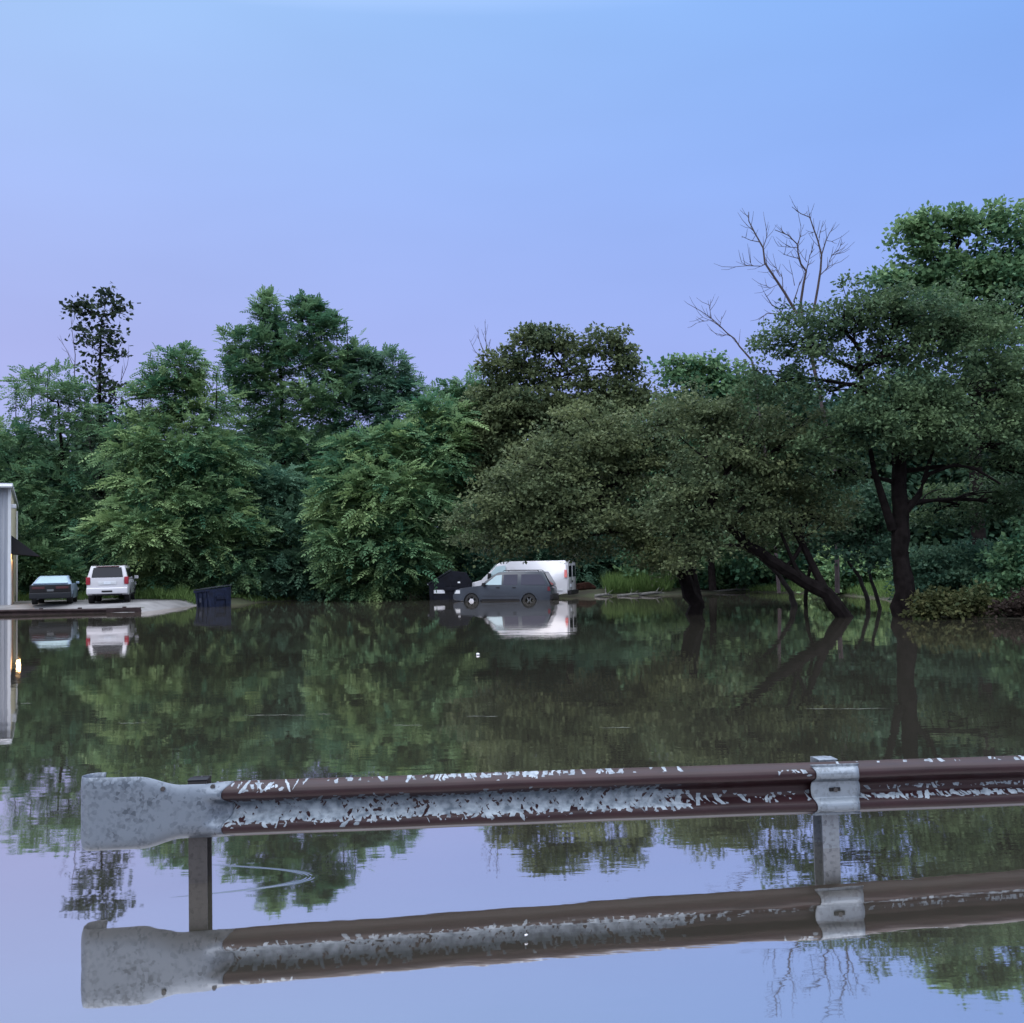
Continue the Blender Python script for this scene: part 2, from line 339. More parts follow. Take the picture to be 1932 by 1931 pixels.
# ------------------------------------------------------------------ foliage engine
def nrm(a): return a / np.maximum(np.linalg.norm(a, axis=1, keepdims=True), 1e-9)
class Leaves:
    def __init__(s): s.P = []; s.U = []; s.V = []; s.T = []
    def add(s, P, U, V, T): s.P.append(P); s.U.append(U); s.V.append(V); s.T.append(np.broadcast_to(T, (len(P),)))
    def build(s, name, material, parent=None):
        P = np.concatenate(s.P); U = np.concatenate(s.U); V = np.concatenate(s.V); T = np.concatenate(s.T)
        n = len(P); co = np.empty((n, 4, 3), np.float32)
        co[:, 0] = P; co[:, 1] = P + U * .45 + V; co[:, 2] = P + U; co[:, 3] = P + U * .45 - V
        me = bpy.data.meshes.new(name); me.vertices.add(4 * n); me.vertices.foreach_set('co', co.ravel())
        me.loops.add(4 * n); me.loops.foreach_set('vertex_index', np.arange(4 * n, dtype=np.int32))
        me.polygons.add(n); me.polygons.foreach_set('loop_start', np.arange(0, 4 * n, 4, dtype=np.int32))
        a = me.attributes.new('tint', 'FLOAT', 'FACE'); a.data.foreach_set('value', np.clip(T, 0, 1).astype(np.float32))
        me.update(calc_edges=True); me.materials.append(material)
        o = bpy.data.objects.new(name, me); COL.objects.link(o)
        if parent: o.parent = parent; 
        return o
def fronds(LV, P, D, Ln, T, nl=5, lw=.30, droop=.35):
    """feather-like compound leaves: pairs of leaflets along a drooping stalk"""
    n = len(P); up = np.array([0, 0, 1.0]); D = nrm(D)
    side = nrm(np.cross(D, up + rng.normal(0, .35, (n, 3)))); nor = nrm(np.cross(side, D))
    Ln = np.asarray(Ln).reshape(-1, 1)
    for k in range(nl):
        t = (k + .6) / nl
        base = P + D * Ln * t + np.array([0, 0, -1.0]) * Ln * droop * t * t
        dd = nrm(D + np.array([0, 0, -1.0]) * 2 * droop * t)
        ll = Ln * lw * (1.0 - .35 * abs(t - .45))
        for s_ in (-1, 1):
            u = nrm(side * s_ * .85 + dd * .65 + rng.normal(0, .12, (n, 3)) - up * .15) * ll
            v = nrm(np.cross(u, nor)) * ll * .27
            LV.add(base, u, v, T)
    t = 1.0
    base = P + D * Ln + np.array([0, 0, -1.0]) * Ln * droop
    u = nrm(D - up * 2 * droop) * Ln * lw; LV.add(base, u, nrm(np.cross(u, nor)) * Ln * lw * .22, T)
def leaves(LV, C, D, rad, n, size, T, flat=.35, droop=.5):
    """n small leaves per clump; clumps are shallow drooping domes centred on C"""
    m_ = len(C); idx = np.repeat(np.arange(m_), n); k = len(idx)
    a = rng.uniform(0, 2 * np.pi, k); r_ = np.sqrt(rng.uniform(0, 1, k)) * np.asarray(rad)[idx]
    off = np.stack([np.cos(a) * r_, np.sin(a) * r_, np.zeros(k)], 1)
    rr = r_ / np.asarray(rad)[idx]
    off[:, 2] = (rng.normal(0, flat * .5, k) - droop * rr ** 2 * .6) * np.asarray(rad)[idx]
    P = C[idx] + off + D[idx] * (rng.uniform(-.3, .5, k) * np.asarray(rad)[idx])[:, None]
    out = nrm(off + np.array([0, 0, .1]) + 1e-6)
    u = nrm(out * .7 + rng.normal(0, .55, (k, 3)) + np.array([0, 0, -.25]))
    nn = nrm(np.array([0, 0, 1.0]) + rng.normal(0, .6, (k, 3)))
    v = nrm(np.cross(u, nn)); sz = (size * rng.uniform(.6, 1.35, k))[:, None]
    LV.add(P, u * sz * 1.25, v * sz * .46, T[idx] + rng.normal(0, .07, k))

def curve(a, b, sag=.15, n=6, wob=.06):
    a = Vector(a); b = Vector(b); d = b - a; ln = d.length; pts = []
    perp = Vector((rng.normal(), rng.normal(), rng.normal() * .4)) * wob * ln
    for i in range(n):
        t = i / (n - 1); p = a.lerp(b, t) + Vector((0, 0, 1)) * sag * ln * math.sin(math.pi * t) * .6 + perp * math.sin(math.pi * t * 1.6)
        pts.append(p)
    return pts

def tree(name, label, Y, trunk, lobes, leafmat_, barkmat, kind='frond', cat='tree', group=None, dens=1.0, size=None, tilt=(.0, .0), branches=.3, bias=.0, clump=None, tr_r=None, tintspan=.28, part='crown', depth=.8, up=.25, stems=(), spikes=()):
    """trunk: [(px,py,r_m,dY)], lobes: [(px,py,rx,ry,dY,density)] in picture units at distance Y"""
    base = at(trunk[0][0], trunk[0][1], Y + trunk[0][3])
    root = empty(name, base); tag(root, label, cat, group)
    wp = MB(); tp = [at(x, y, Y + dy) for x, y, r_, dy in trunk]; tr = [r_ for _, _, r_, _ in trunk]
    P = []; Rr = []
    for i in range(len(tp) - 1):
        for t in (0, .33, .66):
            j = Vector((rng.normal(), rng.normal(), 0)) * tr[i] * (.16 if (i or t) else 0)
            P.append(tp[i].lerp(tp[i + 1], t) + j); Rr.append((tr[i] * (1 - t) + tr[i + 1] * t) * rng.uniform(.93, 1.08))
    P.append(tp[-1]); Rr.append(tr[-1])
    wp.tube(P, Rr, 9)
    for st_ in stems:
        q = [at(x, y, Y + dy) for x, y, r_, dy in st_]; wp.tube(q, [r_ for _, _, r_, _ in st_], 8)
    LV = Leaves()
    for lb in lobes:
        px, py, rx, ry, dy = lb[:5]; ld = lb[5] if len(lb) > 5 else 1.0; lt = lb[6] if len(lb) > 6 else 0.0
        c = at(px, py, Y + dy); k = (Y + dy) / F; ax, az = rx * k, ry * k; ay = (ax + az) / 2 * depth
        cs = clump or max(.45, min(ax, az) * (.42 if kind == 'frond' else .34))
        nb = int(dens * ld * 9.5 * (ax * az + ax * ay + ay * az) / 3 / cs ** 2) + 4
        d = nrm(rng.normal(0, 1, (nb, 3))); rr = rng.uniform(0, 1, nb) ** .38 * rng.uniform(.88, 1.08, nb)
        pos = np.array(c) + d * rr[:, None] * np.array([ax, ay, az])
        kk_ = 2 * np.pi / (1.05 * max(ax, az)); ph = rng.uniform(0, 6.28, 3)
        gp = np.sin((pos[:, 0] - c.x) * kk_ + ph[0]) * np.sin((pos[:, 1] - c.y) * kk_ + ph[1]) * np.sin((pos[:, 2] - c.z) * kk_ * 1.3 + ph[2])
        kp = gp < .34; pos, d, rr = pos[kp], d[kp], rr[kp]
        npl = 6                                    # plumes that break the outline
        pd = nrm(rng.normal(0, 1, (npl, 3)) + np.array([0, -.2, .45])); pc = np.array(c) + pd * rng.uniform(.90, 1.10, (npl, 1)) * np.array([ax, ay, az])
        pk = np.repeat(np.arange(npl), max(2, int(nb * .022))); e_ = rng.normal(0, .5, (len(pk), 3)) * cs * np.array([.8, .8, .9])
        pos = np.concatenate([pos, pc[pk] + e_]); d = np.concatenate([d, pd[pk]]); rr = np.concatenate([rr, np.full(len(pk), 1.1)])
        keep = pos[:, 2] > .15; pos, d, rr = pos[keep], d[keep], rr[keep]; nb = len(pos)
        outw = nrm(d * np.array([1, 1, .55]) + np.array([0, 0, up]))
        T = np.clip(.42 + bias + lt + rng.normal(0, tintspan * .6, nb) + tintspan * .9 * np.sin(pos[:, 0] * 1.3 + c.z) * np.sin(pos[:, 2] * 1.7 + c.x), 0, 1)
        rad = cs * rng.uniform(.65, 1.3, nb)
        if kind == 'frond':
            nf = 11; idx = np.repeat(np.arange(nb), nf); kk = len(idx); fl = (size or .72) * rng.uniform(.65, 1.25, kk)
            D = nrm(outw[idx] + rng.normal(0, .75, (kk, 3)) * np.array([1, 1, .6]))
            Pp = pos[idx] + rng.normal(0, .42, (kk, 3)) * rad[idx][:, None] * np.array([1.15, 1.15, .42])
            fronds(LV, Pp, D, fl, T[idx] + rng.normal(0, .08, kk), nl=5, droop=.30)
        else:
            leaves(LV, pos, outw, rad, int(kind), size or .16, T)
        # limb to the lobe and twigs to its clumps
        st = min(P[len(P) // 3:], key=lambda q: (q - c).length + max(0, q.z - c.z) * 1.5)
        r0_ = max(.03, min(tr[-1] * 1.1, ax * .035 + .03))
        q = c - Vector((0, 0, az * .25)); lim = curve(st, q, .12, 7); wp.tube(lim, [r0_ * (1 - .6 * i / 6) for i in range(7)], 6)
        for i in rng.permutation(nb)[:int(nb * branches)]:
            if rr[i] < .3: continue
            s_ = lim[int(rng.integers(3, 7))]
            wp.tube(curve(s_, pos[i], .10, 5, .05), [r0_ * .42, r0_ * .33, r0_ * .24, r0_ * .16, .012], 4, cap=False)
    for px, py in spikes:                      # leading shoots that stand out of the top
        q = np.array(at(px, py, Y)); nk = 7
        D = nrm(np.stack([rng.normal(0, .30, nk), rng.normal(0, .30, nk), np.ones(nk)], 1)); ln = rng.uniform(.6, .95, nk)
        Pq = q - D * ln[:, None] * np.linspace(1.0, 2.6, nk)[:, None] + rng.normal(0, .06, (nk, 3)); D[3:] = nrm(D[3:] + rng.normal(0, .7, (nk - 3, 3)) * np.array([1, 1, .2]))
        fronds(LV, Pq, D, ln, np.full(nk, .35), nl=6, lw=.26, droop=.10)
        wp.tube([q - np.array([0, 0, 2.6]), q - np.array([0, 0, 1.2]), q - np.array([0, 0, .25])], [.035, .022, .008], 4, cap=False)
    if trunk[0][2] > 0:
        t_ = wp.build('trunk', barkmat, None, smooth=True, fix=False); t_.parent = root; t_.matrix_parent_inverse = Matrix.Translation(-base)
    c_ = LV.build(part, leafmat_); c_.parent = root; c_.matrix_parent_inverse = Matrix.Translation(-base)
    return root

LM_YEL = leafmat('yellow_green_leaves', (0.048, 0.138, 0.078), (0.262, 0.372, 0.158))
LM_GRN = leafmat('mid_green_leaves', (0.048, 0.132, 0.079), (0.204, 0.318, 0.144))
LM_BLU = leafmat('blue_green_leaves', (0.043, 0.120, 0.086), (0.162, 0.276, 0.168))
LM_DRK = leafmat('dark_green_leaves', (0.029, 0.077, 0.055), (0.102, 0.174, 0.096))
LM_BRN = leafmat('olive_brown_leaves', (0.054, 0.086, 0.048), (0.198, 0.234, 0.108))
LM_OLV = leafmat('olive_green_leaves', (0.041, 0.084, 0.050), (0.156, 0.228, 0.106))
LM_BLK = leafmat('blackish_leaves', (.022, .036, .028), (.055, .080, .045))
LM_TAN = leafmat('tan_leaves', (.042, .062, .028), (.140, .138, .058))

# ------------------------------------------------------------------ trees (picture units, distance)
tree('broadleaf_tree', 'airy green tree at the left edge, right behind the metal building and awning', 60,
     [(105, 1130, .20, 0), (112, 1000, .16, 0), (118, 860, .10, 0), (110, 760, .05, 0)],
     [(95, 748, 92, 46, 0, .45), (15, 855, 75, 85, -1, .9), (110, 850, 85, 75, 0, .75), (60, 960, 110, 80, -1, 1), (20, 1060, 110, 80, -2, 1), (130, 1000, 70, 90, 1, .8), (-60, 900, 80, 120, 0, .8)],
     LM_GRN, M_BARK, 'frond', branches=.2, spikes=[(60, 692), (90, 694), (130, 697), (30, 728), (160, 712)])
tree('broadleaf_tree', 'tall thin sparse dark tree standing highest at the far left', 63,
     [(195, 1125, .20, 0), (192, 980, .17, 0), (190, 840, .12, 0), (188, 700, .08, 0), (192, 600, .03, 0)],
     [(201, 566, 10, 20, 0, .8), (166, 585, 16, 16, 0, .7), (141, 578, 10, 10, 0, .6), (222, 582, 15, 14, 0, .7), (195, 615, 24, 24, 0, .5), (178, 650, 40, 42, 0, .55), (212, 650, 26, 50, 0, .55), (185, 730, 38, 50, 0, .7), (212, 760, 30, 60, 0, .6), (180, 820, 45, 50, 0, .7), (190, 920, 60, 70, 0, 1.0), (190, 1030, 70, 70, 0, 1.0)],
     LM_BLK, M_BARK, '7', size=.25, branches=.45, clump=.40, dens=.46, bias=.0)
tree('broadleaf_tree', 'bushy yellow-green tree with drooping boughs beside the parked white wagon', 56,
     [(352, 1125, .22, 0), (345, 1000, .18, 0), (340, 880, .13, 0), (332, 760, .06, 0), (330, 690, .03, 0)],
     [(330, 690, 46, 30, 0, .4), (300, 760, 66, 46, 0, .9), (375, 765, 58, 46, .5, .8), (270, 850, 70, 60, -1, 1), (340, 860, 85, 60, -1, 1), (410, 870, 60, 60, 0, 1), (290, 940, 80, 55, -2, 1, .1), (390, 960, 85, 60, -1, 1), (260, 1010, 90, 40, -3, 1, .15), (340, 1030, 95, 55, -1, 1), (430, 1040, 70, 60, -.5, 1), (300, 1085, 80, 30, -1, .6)],
     LM_YEL, M_BARK, 'frond', branches=.15, tintspan=.33, spikes=[(283, 664), (330, 652), (345, 662), (385, 688), (408, 692), (268, 690), (305, 672)])
tree('broadleaf_tree', 'tall feathery green tree with two pointed tops, left of the middle', 63,
     [(545, 1125, .28, 0), (540, 980, .22, 0), (535, 850, .16, 0), (530, 720, .10, 0), (520, 620, .04, 0)],
     [(510, 600, 22, 36, 0, .6), (570, 598, 28, 34, 0, .6), (618, 622, 24, 22, 0, .5), (490, 660, 55, 42, 0, .9), (568, 660, 46, 44, 0, .8), (628, 685, 40, 40, .5, .7), (468, 708, 46, 36, -.5, .9), (540, 740, 72, 54, 0, .9), (615, 770, 65, 56, 0, .9), (465, 800, 45, 60, 0, .45), (560, 850, 75, 60, 0, 1), (520, 950, 90, 70, 0, 1), (600, 950, 80, 80, 0, 1), (540, 1050, 110, 70, 0, 1)],
     LM_GRN, M_BARK, 'frond', branches=.2, up=.9, spikes=[(509, 548), (522, 560), (495, 572), (571, 548), (588, 560), (605, 566), (635, 585), (655, 602), (440, 650), (462, 640), (550, 585)])
tree('broadleaf_tree', 'green tree with spiky top on the right shoulder of the two-pointed tree', 64,
     [(715, 1120, .22, 0), (715, 960, .18, 0), (712, 820, .10, 0), (710, 720, .05, 0)],
     [(685, 688, 30, 30, 0, .7), (745, 692, 26, 24, 0, .6), (712, 735, 62, 40, 0, .8), (775, 745, 28, 30, 0, .6), (745, 795, 60, 40, 0, .5), (675, 810, 65, 60, 0, .7), (655, 740, 40, 50, 0, .7), (730, 880, 90, 60, 0, 1), (700, 980, 90, 80, 0, 1)],
     LM_BLU, M_BARK, 'frond', branches=.35, up=.5, spikes=[(672, 642), (690, 646), (740, 652), (752, 660), (770, 678), (715, 668), (790, 705)])
tree('broadleaf_tree', 'bright yellow-green spreading tree drooping to the water left of the black bin', 55,
     [(745, 1132, .20, 0), (742, 1000, .16, 0), (735, 900, .10, 0), (735, 830, .05, 0)],
     [(820, 790, 65, 35, 1, .9), (740, 845, 75, 40, 0, 1, .1), (670, 870, 55, 45, 0, 1), (820, 850, 70, 50, 0, 1), (640, 950, 50, 55, 0, 1), (710, 940, 75, 60, -1.5, 1, .12), (800, 940, 75, 70, -1, 1), (660, 1030, 65, 50, -1, 1), (740, 1040, 80, 55, -1.5, 1), (812, 1010, 52, 55, 1, 1), (690, 1095, 75, 35, -.5, .9), (752, 1098, 45, 30, -.5, .9)],
     LM_YEL, M_BARK, 'frond', branches=.12, tintspan=.33)
tree('small_tree', 'low blue-green tree drooping over the bank behind the floating navy bin', 58,
     [(500, 1128, .12, 0), (496, 1020, .09, 0), (490, 950, .05, 0)],
     [(470, 930, 55, 50, 0, 1), (520, 920, 50, 45, 0, 1), (450, 1010, 60, 50, -.5, 1), (530, 1010, 65, 60, -.5, 1), (490, 1080, 85, 42, -1, 1), (580, 1080, 60, 42, -.5, 1)],
     LM_BLU, M_BARK, 'frond', branches=.12)
tree('broadleaf_tree', 'green tree with thin see-through top, between the bright tree and the domed olive tree', 62,
     [(850, 1120, .18, 0), (850, 900, .13, 0), (855, 780, .05, 0)],
     [(845, 752, 34, 24, 0, .35), (885, 742, 32, 26, 0, .4), (870, 800, 60, 45, 0, .8), (860, 900, 80, 80, 0, 1), (880, 1010, 80, 90, 0, 1)],
     LM_GRN, M_BARK, 'frond', branches=.3, spikes=[(838, 722), (858, 716), (885, 706), (905, 712)])
tree('broadleaf_tree', 'olive-brown tree with a lacy dome top above the half sunk vehicles', 57,
     [(1085, 1128, .26, 1), (1070, 980, .22, 1), (1050, 850, .17, 0), (1045, 760, .10, 0), (1060, 690, .05, 0)],
     [(1025, 640, 72, 28, 0, .7), (1120, 652, 74, 30, 0, .55), (975, 685, 62, 36, 0, .75), (1188, 695, 30, 36, 0, .7), (1065, 712, 90, 34, 0, .4), (1000, 775, 90, 42, -1, 1), (1110, 790, 95, 40, -1, 1), (1190, 780, 60, 40, -.5, .9), (945, 745, 62, 42, 0, .9), (1150, 745, 72, 36, 0, .7), (890, 800, 50, 50, 0, .9), (1060, 790, 130, 40, 0, 1), (930, 820, 75, 60, -.5, 1), (1010, 870, 110, 60, -1, 1), (900, 900, 55, 60, -.5, 1)],
     LM_BRN, M_BARK, '40', size=.175, branches=.4, tintspan=.22, bias=-.05)
tree('leaning_tree', 'olive-brown tree with twin trunk in the water just right of the white van', 33,
     [(1318, 1200, .29, 0), (1312, 1140, .26, 0), (1290, 1085, .21, 0), (1262, 1040, .15, -.3), (1180, 1000, .10, -.6), (1100, 930, .07, -1)],
     [(1040, 880, 95, 55, -1, 1), (960, 940, 85, 60, -1.5, 1), (1120, 820, 95, 55, -.5, 1, .1), (1060, 960, 100, 60, -1.5, 1), (900, 990, 55, 55, -1, .9), (990, 1005, 80, 38, -1.5, .8), (1160, 900, 100, 65, 0, 1), (1130, 1000, 80, 45, -1, .9), (1270, 790, 85, 45, .5, 1), (1220, 850, 90, 50, 0, 1), (1250, 1040, 60, 38, -.7, 1, .1), (1210, 980, 70, 50, -.5, 1), (1310, 900, 70, 50, 0, 1)],
     LM_BRN, M_BARK, '64', size=.095, branches=.2, clump=.42, dens=.85, tintspan=.20, stems=[[(1318, 1150, .22, .1), (1306, 1095, .19, .3), (1300, 1040, .14, .6), (1320, 960, .10, .8)]])

tree('leaning_tree', 'dark tree leaning far left out of the water, trunk bent like an elbow', 29.7,
     [(1622, 1205, .24, 0), (1600, 1175, .23, 0), (1555, 1120, .21, 0), (1500, 1085, .19, 0), (1450, 1055, .16, 0), (1400, 1020, .12, -.2), (1340, 960, .09, -.5)],
     [(1350, 900, 100, 60, -.5, 1), (1290, 960, 75, 50, -.8, 1), (1400, 830, 100, 60, 0, 1), (1460, 900, 90, 60, 0, .9), (1330, 790, 80, 50, .5, 1), (1420, 980, 85, 45, 0, .9), (1500, 800, 70, 60, .5, .7), (1530, 960, 90, 55, .6, .9), (1310, 1035, 50, 35, -.6, .8)],
     LM_BRN, M_BARK, '64', size=.088, branches=.25, clump=.40, dens=.8, bias=-.06, tintspan=.20, stems=[[(1562, 1125, .15, 0), (1540, 1082, .12, .1), (1514, 1027, .10, .2), (1488, 984, .07, .3)], [(1510, 1090, .08, -.1), (1495, 1058, .06, -.1), (1469, 996, .045, -.1)]])
tree('large_tree', 'biggest dark tree on the right, upright trunk in the water with wide domed crown', 29.3,
     [(1708, 1200, .32, 0), (1704, 1120, .27, 0), (1700, 1040, .25, 0), (1696, 960, .25, 0), (1698, 890, .20, 0), (1690, 830, .15, 0), (1650, 790, .11, 0), (1620, 700, .07, 0)],
     [(1590, 595, 115, 46, 0, 1), (1500, 650, 85, 42, -.3, .8), (1720, 585, 115, 46, 0, 1), (1830, 620, 90, 60, .3, 1), (1700, 665, 130, 46, 0, .7), (1455, 715, 55, 36, -.3, .5), (1560, 730, 100, 30, 0, .18), (1820, 730, 120, 60, 0, 1), (1700, 760, 110, 50, -.5, .9), (1930, 740, 90, 90, .4, 1), (1610, 815, 90, 42, -.8, .9), (1740, 815, 110, 40, -1, .9), (1860, 830, 110, 48, -.5, 1), (1550, 890, 75, 50, .3, .7), (1960, 880, 90, 80, 0, 1), (1800, 950, 90, 40, 2.5, .6), (1910, 950, 80, 50, 1.5, .7)],
     LM_OLV, M_BARK, '66', size=.088, branches=.30, clump=.40, dens=.85, bias=-.03, tintspan=.22, stems=[[(1684, 1000, .14, -.1), (1668, 950, .12, -.2), (1651, 895, .09, -.3), (1640, 840, .06, -.4)], [(1706, 970, .11, -.1), (1735, 933, .09, -.2), (1744, 904, .07, -.2), (1760, 850, .05, -.2)], [(1740, 912, .07, -.2), (1752, 895, .06, -.3), (1800, 878, .05, -.6), (1840, 885, .045, -.8), (1888, 914, .03, -1)]])
tree('broadleaf_tree', 'tall lighter green tree rising behind the biggest dark tree at the right edge', 45,
     [(1850, 1110, .36, 0), (1845, 900, .28, 0), (1840, 700, .18, 0), (1830, 560, .08, 0)],
     [(1728, 435, 42, 42, 0, .7), (1795, 428, 44, 34, 0, .7), (1862, 425, 36, 38, 0, .7), (1925, 440, 46, 46, 0, .6), (1740, 500, 58, 42, 0, .7), (1830, 520, 90, 55, 0, 1), (1920, 530, 70, 70, 0, 1), (1690, 540, 40, 30, 0, .4), (1790, 600, 120, 60, 0, 1), (1990, 560, 80, 120, 0, 1), (1900, 680, 120, 90, 0, 1)],
     LM_GRN, M_BARK, '34', size=.19, branches=.25, bias=.05)
tree('broadleaf_tree', 'small-topped green tree in the dip between the domed olive tree and the biggest tree', 52,
     [(1345, 1115, .2, 0), (1330, 900, .14, 0), (1320, 760, .07, 0)],
     [(1290, 696, 40, 28, 0, .6), (1352, 698, 44, 30, 0, .6), (1310, 740, 75, 38, 0, .6), (1385, 740, 40, 50, 0, .8), (1330, 820, 100, 60, 0, 1), (1260, 860, 80, 70, 0, 1), (1400, 880, 90, 90, 0, 1), (1300, 960, 110, 80, 0, 1), (1420, 1010, 100, 70, 0, 1)],
     LM_GRN, M_BARK, '30', size=.20, branches=.4)

# thinner trees and undergrowth along the right bank
tree('thin_tree', 'thin grey tree with curved trunk left of the elbow trunk, standing in the water', 37,
     [(1500, 1152, .11, 0), (1492, 1120, .10, 0), (1470, 1085, .08, 0), (1430, 1050, .06, 0), (1400, 1035, .04, 0)],
     [(1420, 1020, 60, 32, 0, .8), (1490, 1010, 60, 36, 0, .6), (1470, 940, 70, 50, 1, .7)], LM_OLV, M_BARKG, '36', size=.13, branches=.15, clump=.42)
tree('thin_tree', 'thin dark upright tree hidden partly by the elbow trunk, in the water', 36,
     [(1522, 1155, .07, 0), (1519, 1125, .07, 0), (1530, 1060, .06, 0), (1500, 980, .05, 0)],
     [(1510, 930, 70, 50, .5, .7), (1570, 960, 60, 50, .5, .6)], LM_DRK, M_BARK, '36', size=.13, branches=.15, clump=.42)
tree('thin_tree', 'thin grey forked tree between the elbow trunk and the biggest upright trunk', 35,
     [(1636, 1168, .09, 0), (1638, 1135, .08, 0), (1622, 1090, .06, 0), (1600, 1060, .045, 0)],
     [(1590, 1010, 60, 40, 0, .6), (1620, 960, 60, 50, 0, .7)], LM_DRK, M_BARKG, '36', size=.13, branches=.15, clump=.42)
tree('thin_tree', 'thin grey slanting tree just left of the biggest upright trunk', 34,
     [(1668, 1170, .07, 0), (1655, 1130, .065, 0), (1640, 1080, .05, 0)],
     [(1630, 1030, 50, 34, 0, .6), (1660, 970, 60, 50, .5, .7)], LM_DRK, M_BARKG, '36', size=.13, branches=.15, clump=.42)
tree('leafy_bush', 'round bright green bush on the far bank behind the forked grey trunks', 47,
     [(1600, 1118, .05, 0), (1600, 1090, .03, 0)], [(1600, 1075, 48, 34, 0, 1.2, .2), (1570, 1100, 40, 25, 0, 1, .1), (1650, 1085, 30, 36, 0, 1, .1)], LM_YEL, M_BARK, '34', cat='bush', size=.17, branches=.1)
tree('leafy_bush', 'broad blue-green bush on the bank right of the biggest upright trunk', 32,
     [(1805, 1165, .06, 0), (1805, 1110, .04, 0)], [(1760, 1075, 55, 45, 0, 1.2, .1), (1830, 1060, 70, 45, 0, 1.1, .1), (1795, 1110, 85, 40, 0, 1.1), (1730, 1120, 30, 40, .5, 1)], LM_BLU, M_BARK, '44', cat='bush', size=.11, branches=.15, clump=.34, bias=.1)
tree('leafy_bush', 'low tan-tipped bush hanging over the water at the right bank', 28,
     [(1800, 1172, .05, 0), (1800, 1150, .03, 0)], [(1785, 1140, 55, 22, 0, 1.2), (1840, 1135, 45, 22, 0, 1.0), (1755, 1160, 30, 16, 0, 1.0)], LM_TAN, M_BARK, '36', cat='bush', size=.10, branches=.2, clump=.26)
tree('leafy_bush', 'green bush cut by the right picture edge above the dark bank', 29.5,
     [(1905, 1165, .06, 0), (1905, 1110, .04, 0)], [(1900, 1080, 45, 50, 0, 1.1), (1945, 1050, 50, 60, 0, 1.1), (1880, 1130, 35, 25, 0, 1), (1950, 1130, 50, 35, 0, 1)], LM_GRN, M_BARK, '40', cat='bush', size=.11, branches=.15, clump=.34)
tree('leafy_bush', 'dark low bush with brown twigs at the water line of the right picture edge', 27.6,
     [(1935, 1180, .05, 0), (1935, 1165, .03, 0)], [(1900, 1160, 60, 20, 0, .9), (1960, 1150, 60, 26, 0, .9)], leafmat('brown_dead_leaves', (.030, .022, .020), (.075, .055, .045)), M_BARK, '34', cat='bush', size=.09, branches=.5, clump=.26)
tree('leafy_bush', 'dark green undergrowth bush right behind the white van and olive tree', 58,
     [(1080, 1125, .06, 0), (1080, 1080, .04, 0)], [(1000, 1060, 80, 50, 0, 1.1), (1100, 1040, 80, 60, 0, 1.1), (1180, 1060, 60, 55, 0, 1.1), (930, 1080, 50, 40, 0, 1.1)], LM_BLU, M_BARK, 'frond', cat='bush', branches=.1)
tree('leafy_bush', 'dark undergrowth bush behind the black slanted bin', 59,
     [(850, 1126, .06, 0), (850, 1080, .04, 0)], [(840, 1070, 70, 50, 0, 1.1), (900, 1050, 60, 50, 0, 1)], LM_DRK, M_BARK, 'frond', cat='bush', branches=.1)
tree('leafy_bush', 'dark green bush between the grassy point and the twin trunk', 55,
     [(1270, 1118, .06, 0), (1270, 1080, .04, 0)], [(1230, 1075, 60, 36, 0, 1), (1320, 1080, 70, 36, 0, 1, .05), (1400, 1085, 70, 32, 0, 1), (1480, 1080, 70, 36, 0, 1)], LM_GRN, M_BARK, '30', cat='bush', size=.18, branches=.1)
tree('leafy_bush', 'yellow-green bush near the metal building behind the silver coupe', 57,
     [(60, 1132, .06, 0), (60, 1080, .04, 0)], [(60, 1070, 50, 40, 0, 1, .1), (110, 1090, 40, 34, 0, 1)], LM_GRN, M_BARK, 'frond', cat='bush', branches=.1)

# bare dead trees
def d4(x, y): return ((2000 + x / 1.883) * .6385, (500 + y / 1.883) * .6385)
def d3(x, y): return ((1200 + x / 1.932) * .6385, (850 + y / 1.932) * .6385)
def bare(name, label, Y, stems, conv, base, r0_, thin=.012):
    b = at(base[0][0], base[0][1], Y); root = empty(name, b); tag(root, label, 'tree', None); t_ = MB()
    pts = [at(x, y, Y) for x, y in base]; t_.tube(pts, np.linspace(r0_ * 2.0, r0_ * 1.2, len(pts)), 8)
    br = MB()
    for ra, rb, dy, pl in stems:
        if conv is None: q = [at(x, y, Y + dy * i / len(pl)) for i, (x, y) in enumerate(pl)]
        else: q = [at(*conv(x, y), Y + dy * i / len(pl)) for i, (x, y) in enumerate(pl)]
        br.tube(q, np.linspace(ra, rb, len(q)) * r0_, 6)
        for i in range(max(1, len(q) // 3), len(q)):      # fine twigs
            for _ in range(2):
                t_d = (q[i] - q[i - 1]).normalized() + Vector((rng.normal(0, .7), rng.normal(0, .5), rng.normal(.25, .4))); ln = rng.uniform(.25, .75)
                o_p = q[i - 1].lerp(q[i], rng.uniform(.2, 1)); br.tube([o_p, o_p + t_d.normalized() * ln * .55, o_p + t_d.normalized() * ln + Vector((0, 0, ln * .15))], [.011, .009, .005], 4, cap=False)
    for nm, mb in (('trunk', t_), ('branches', br)):
        o = mb.build(nm, M_DEAD, None, smooth=True, fix=False); o.parent = root; o.matrix_parent_inverse = Matrix.Translation(-b)
j1 = d4(700, 900)
inv = lambda p: p
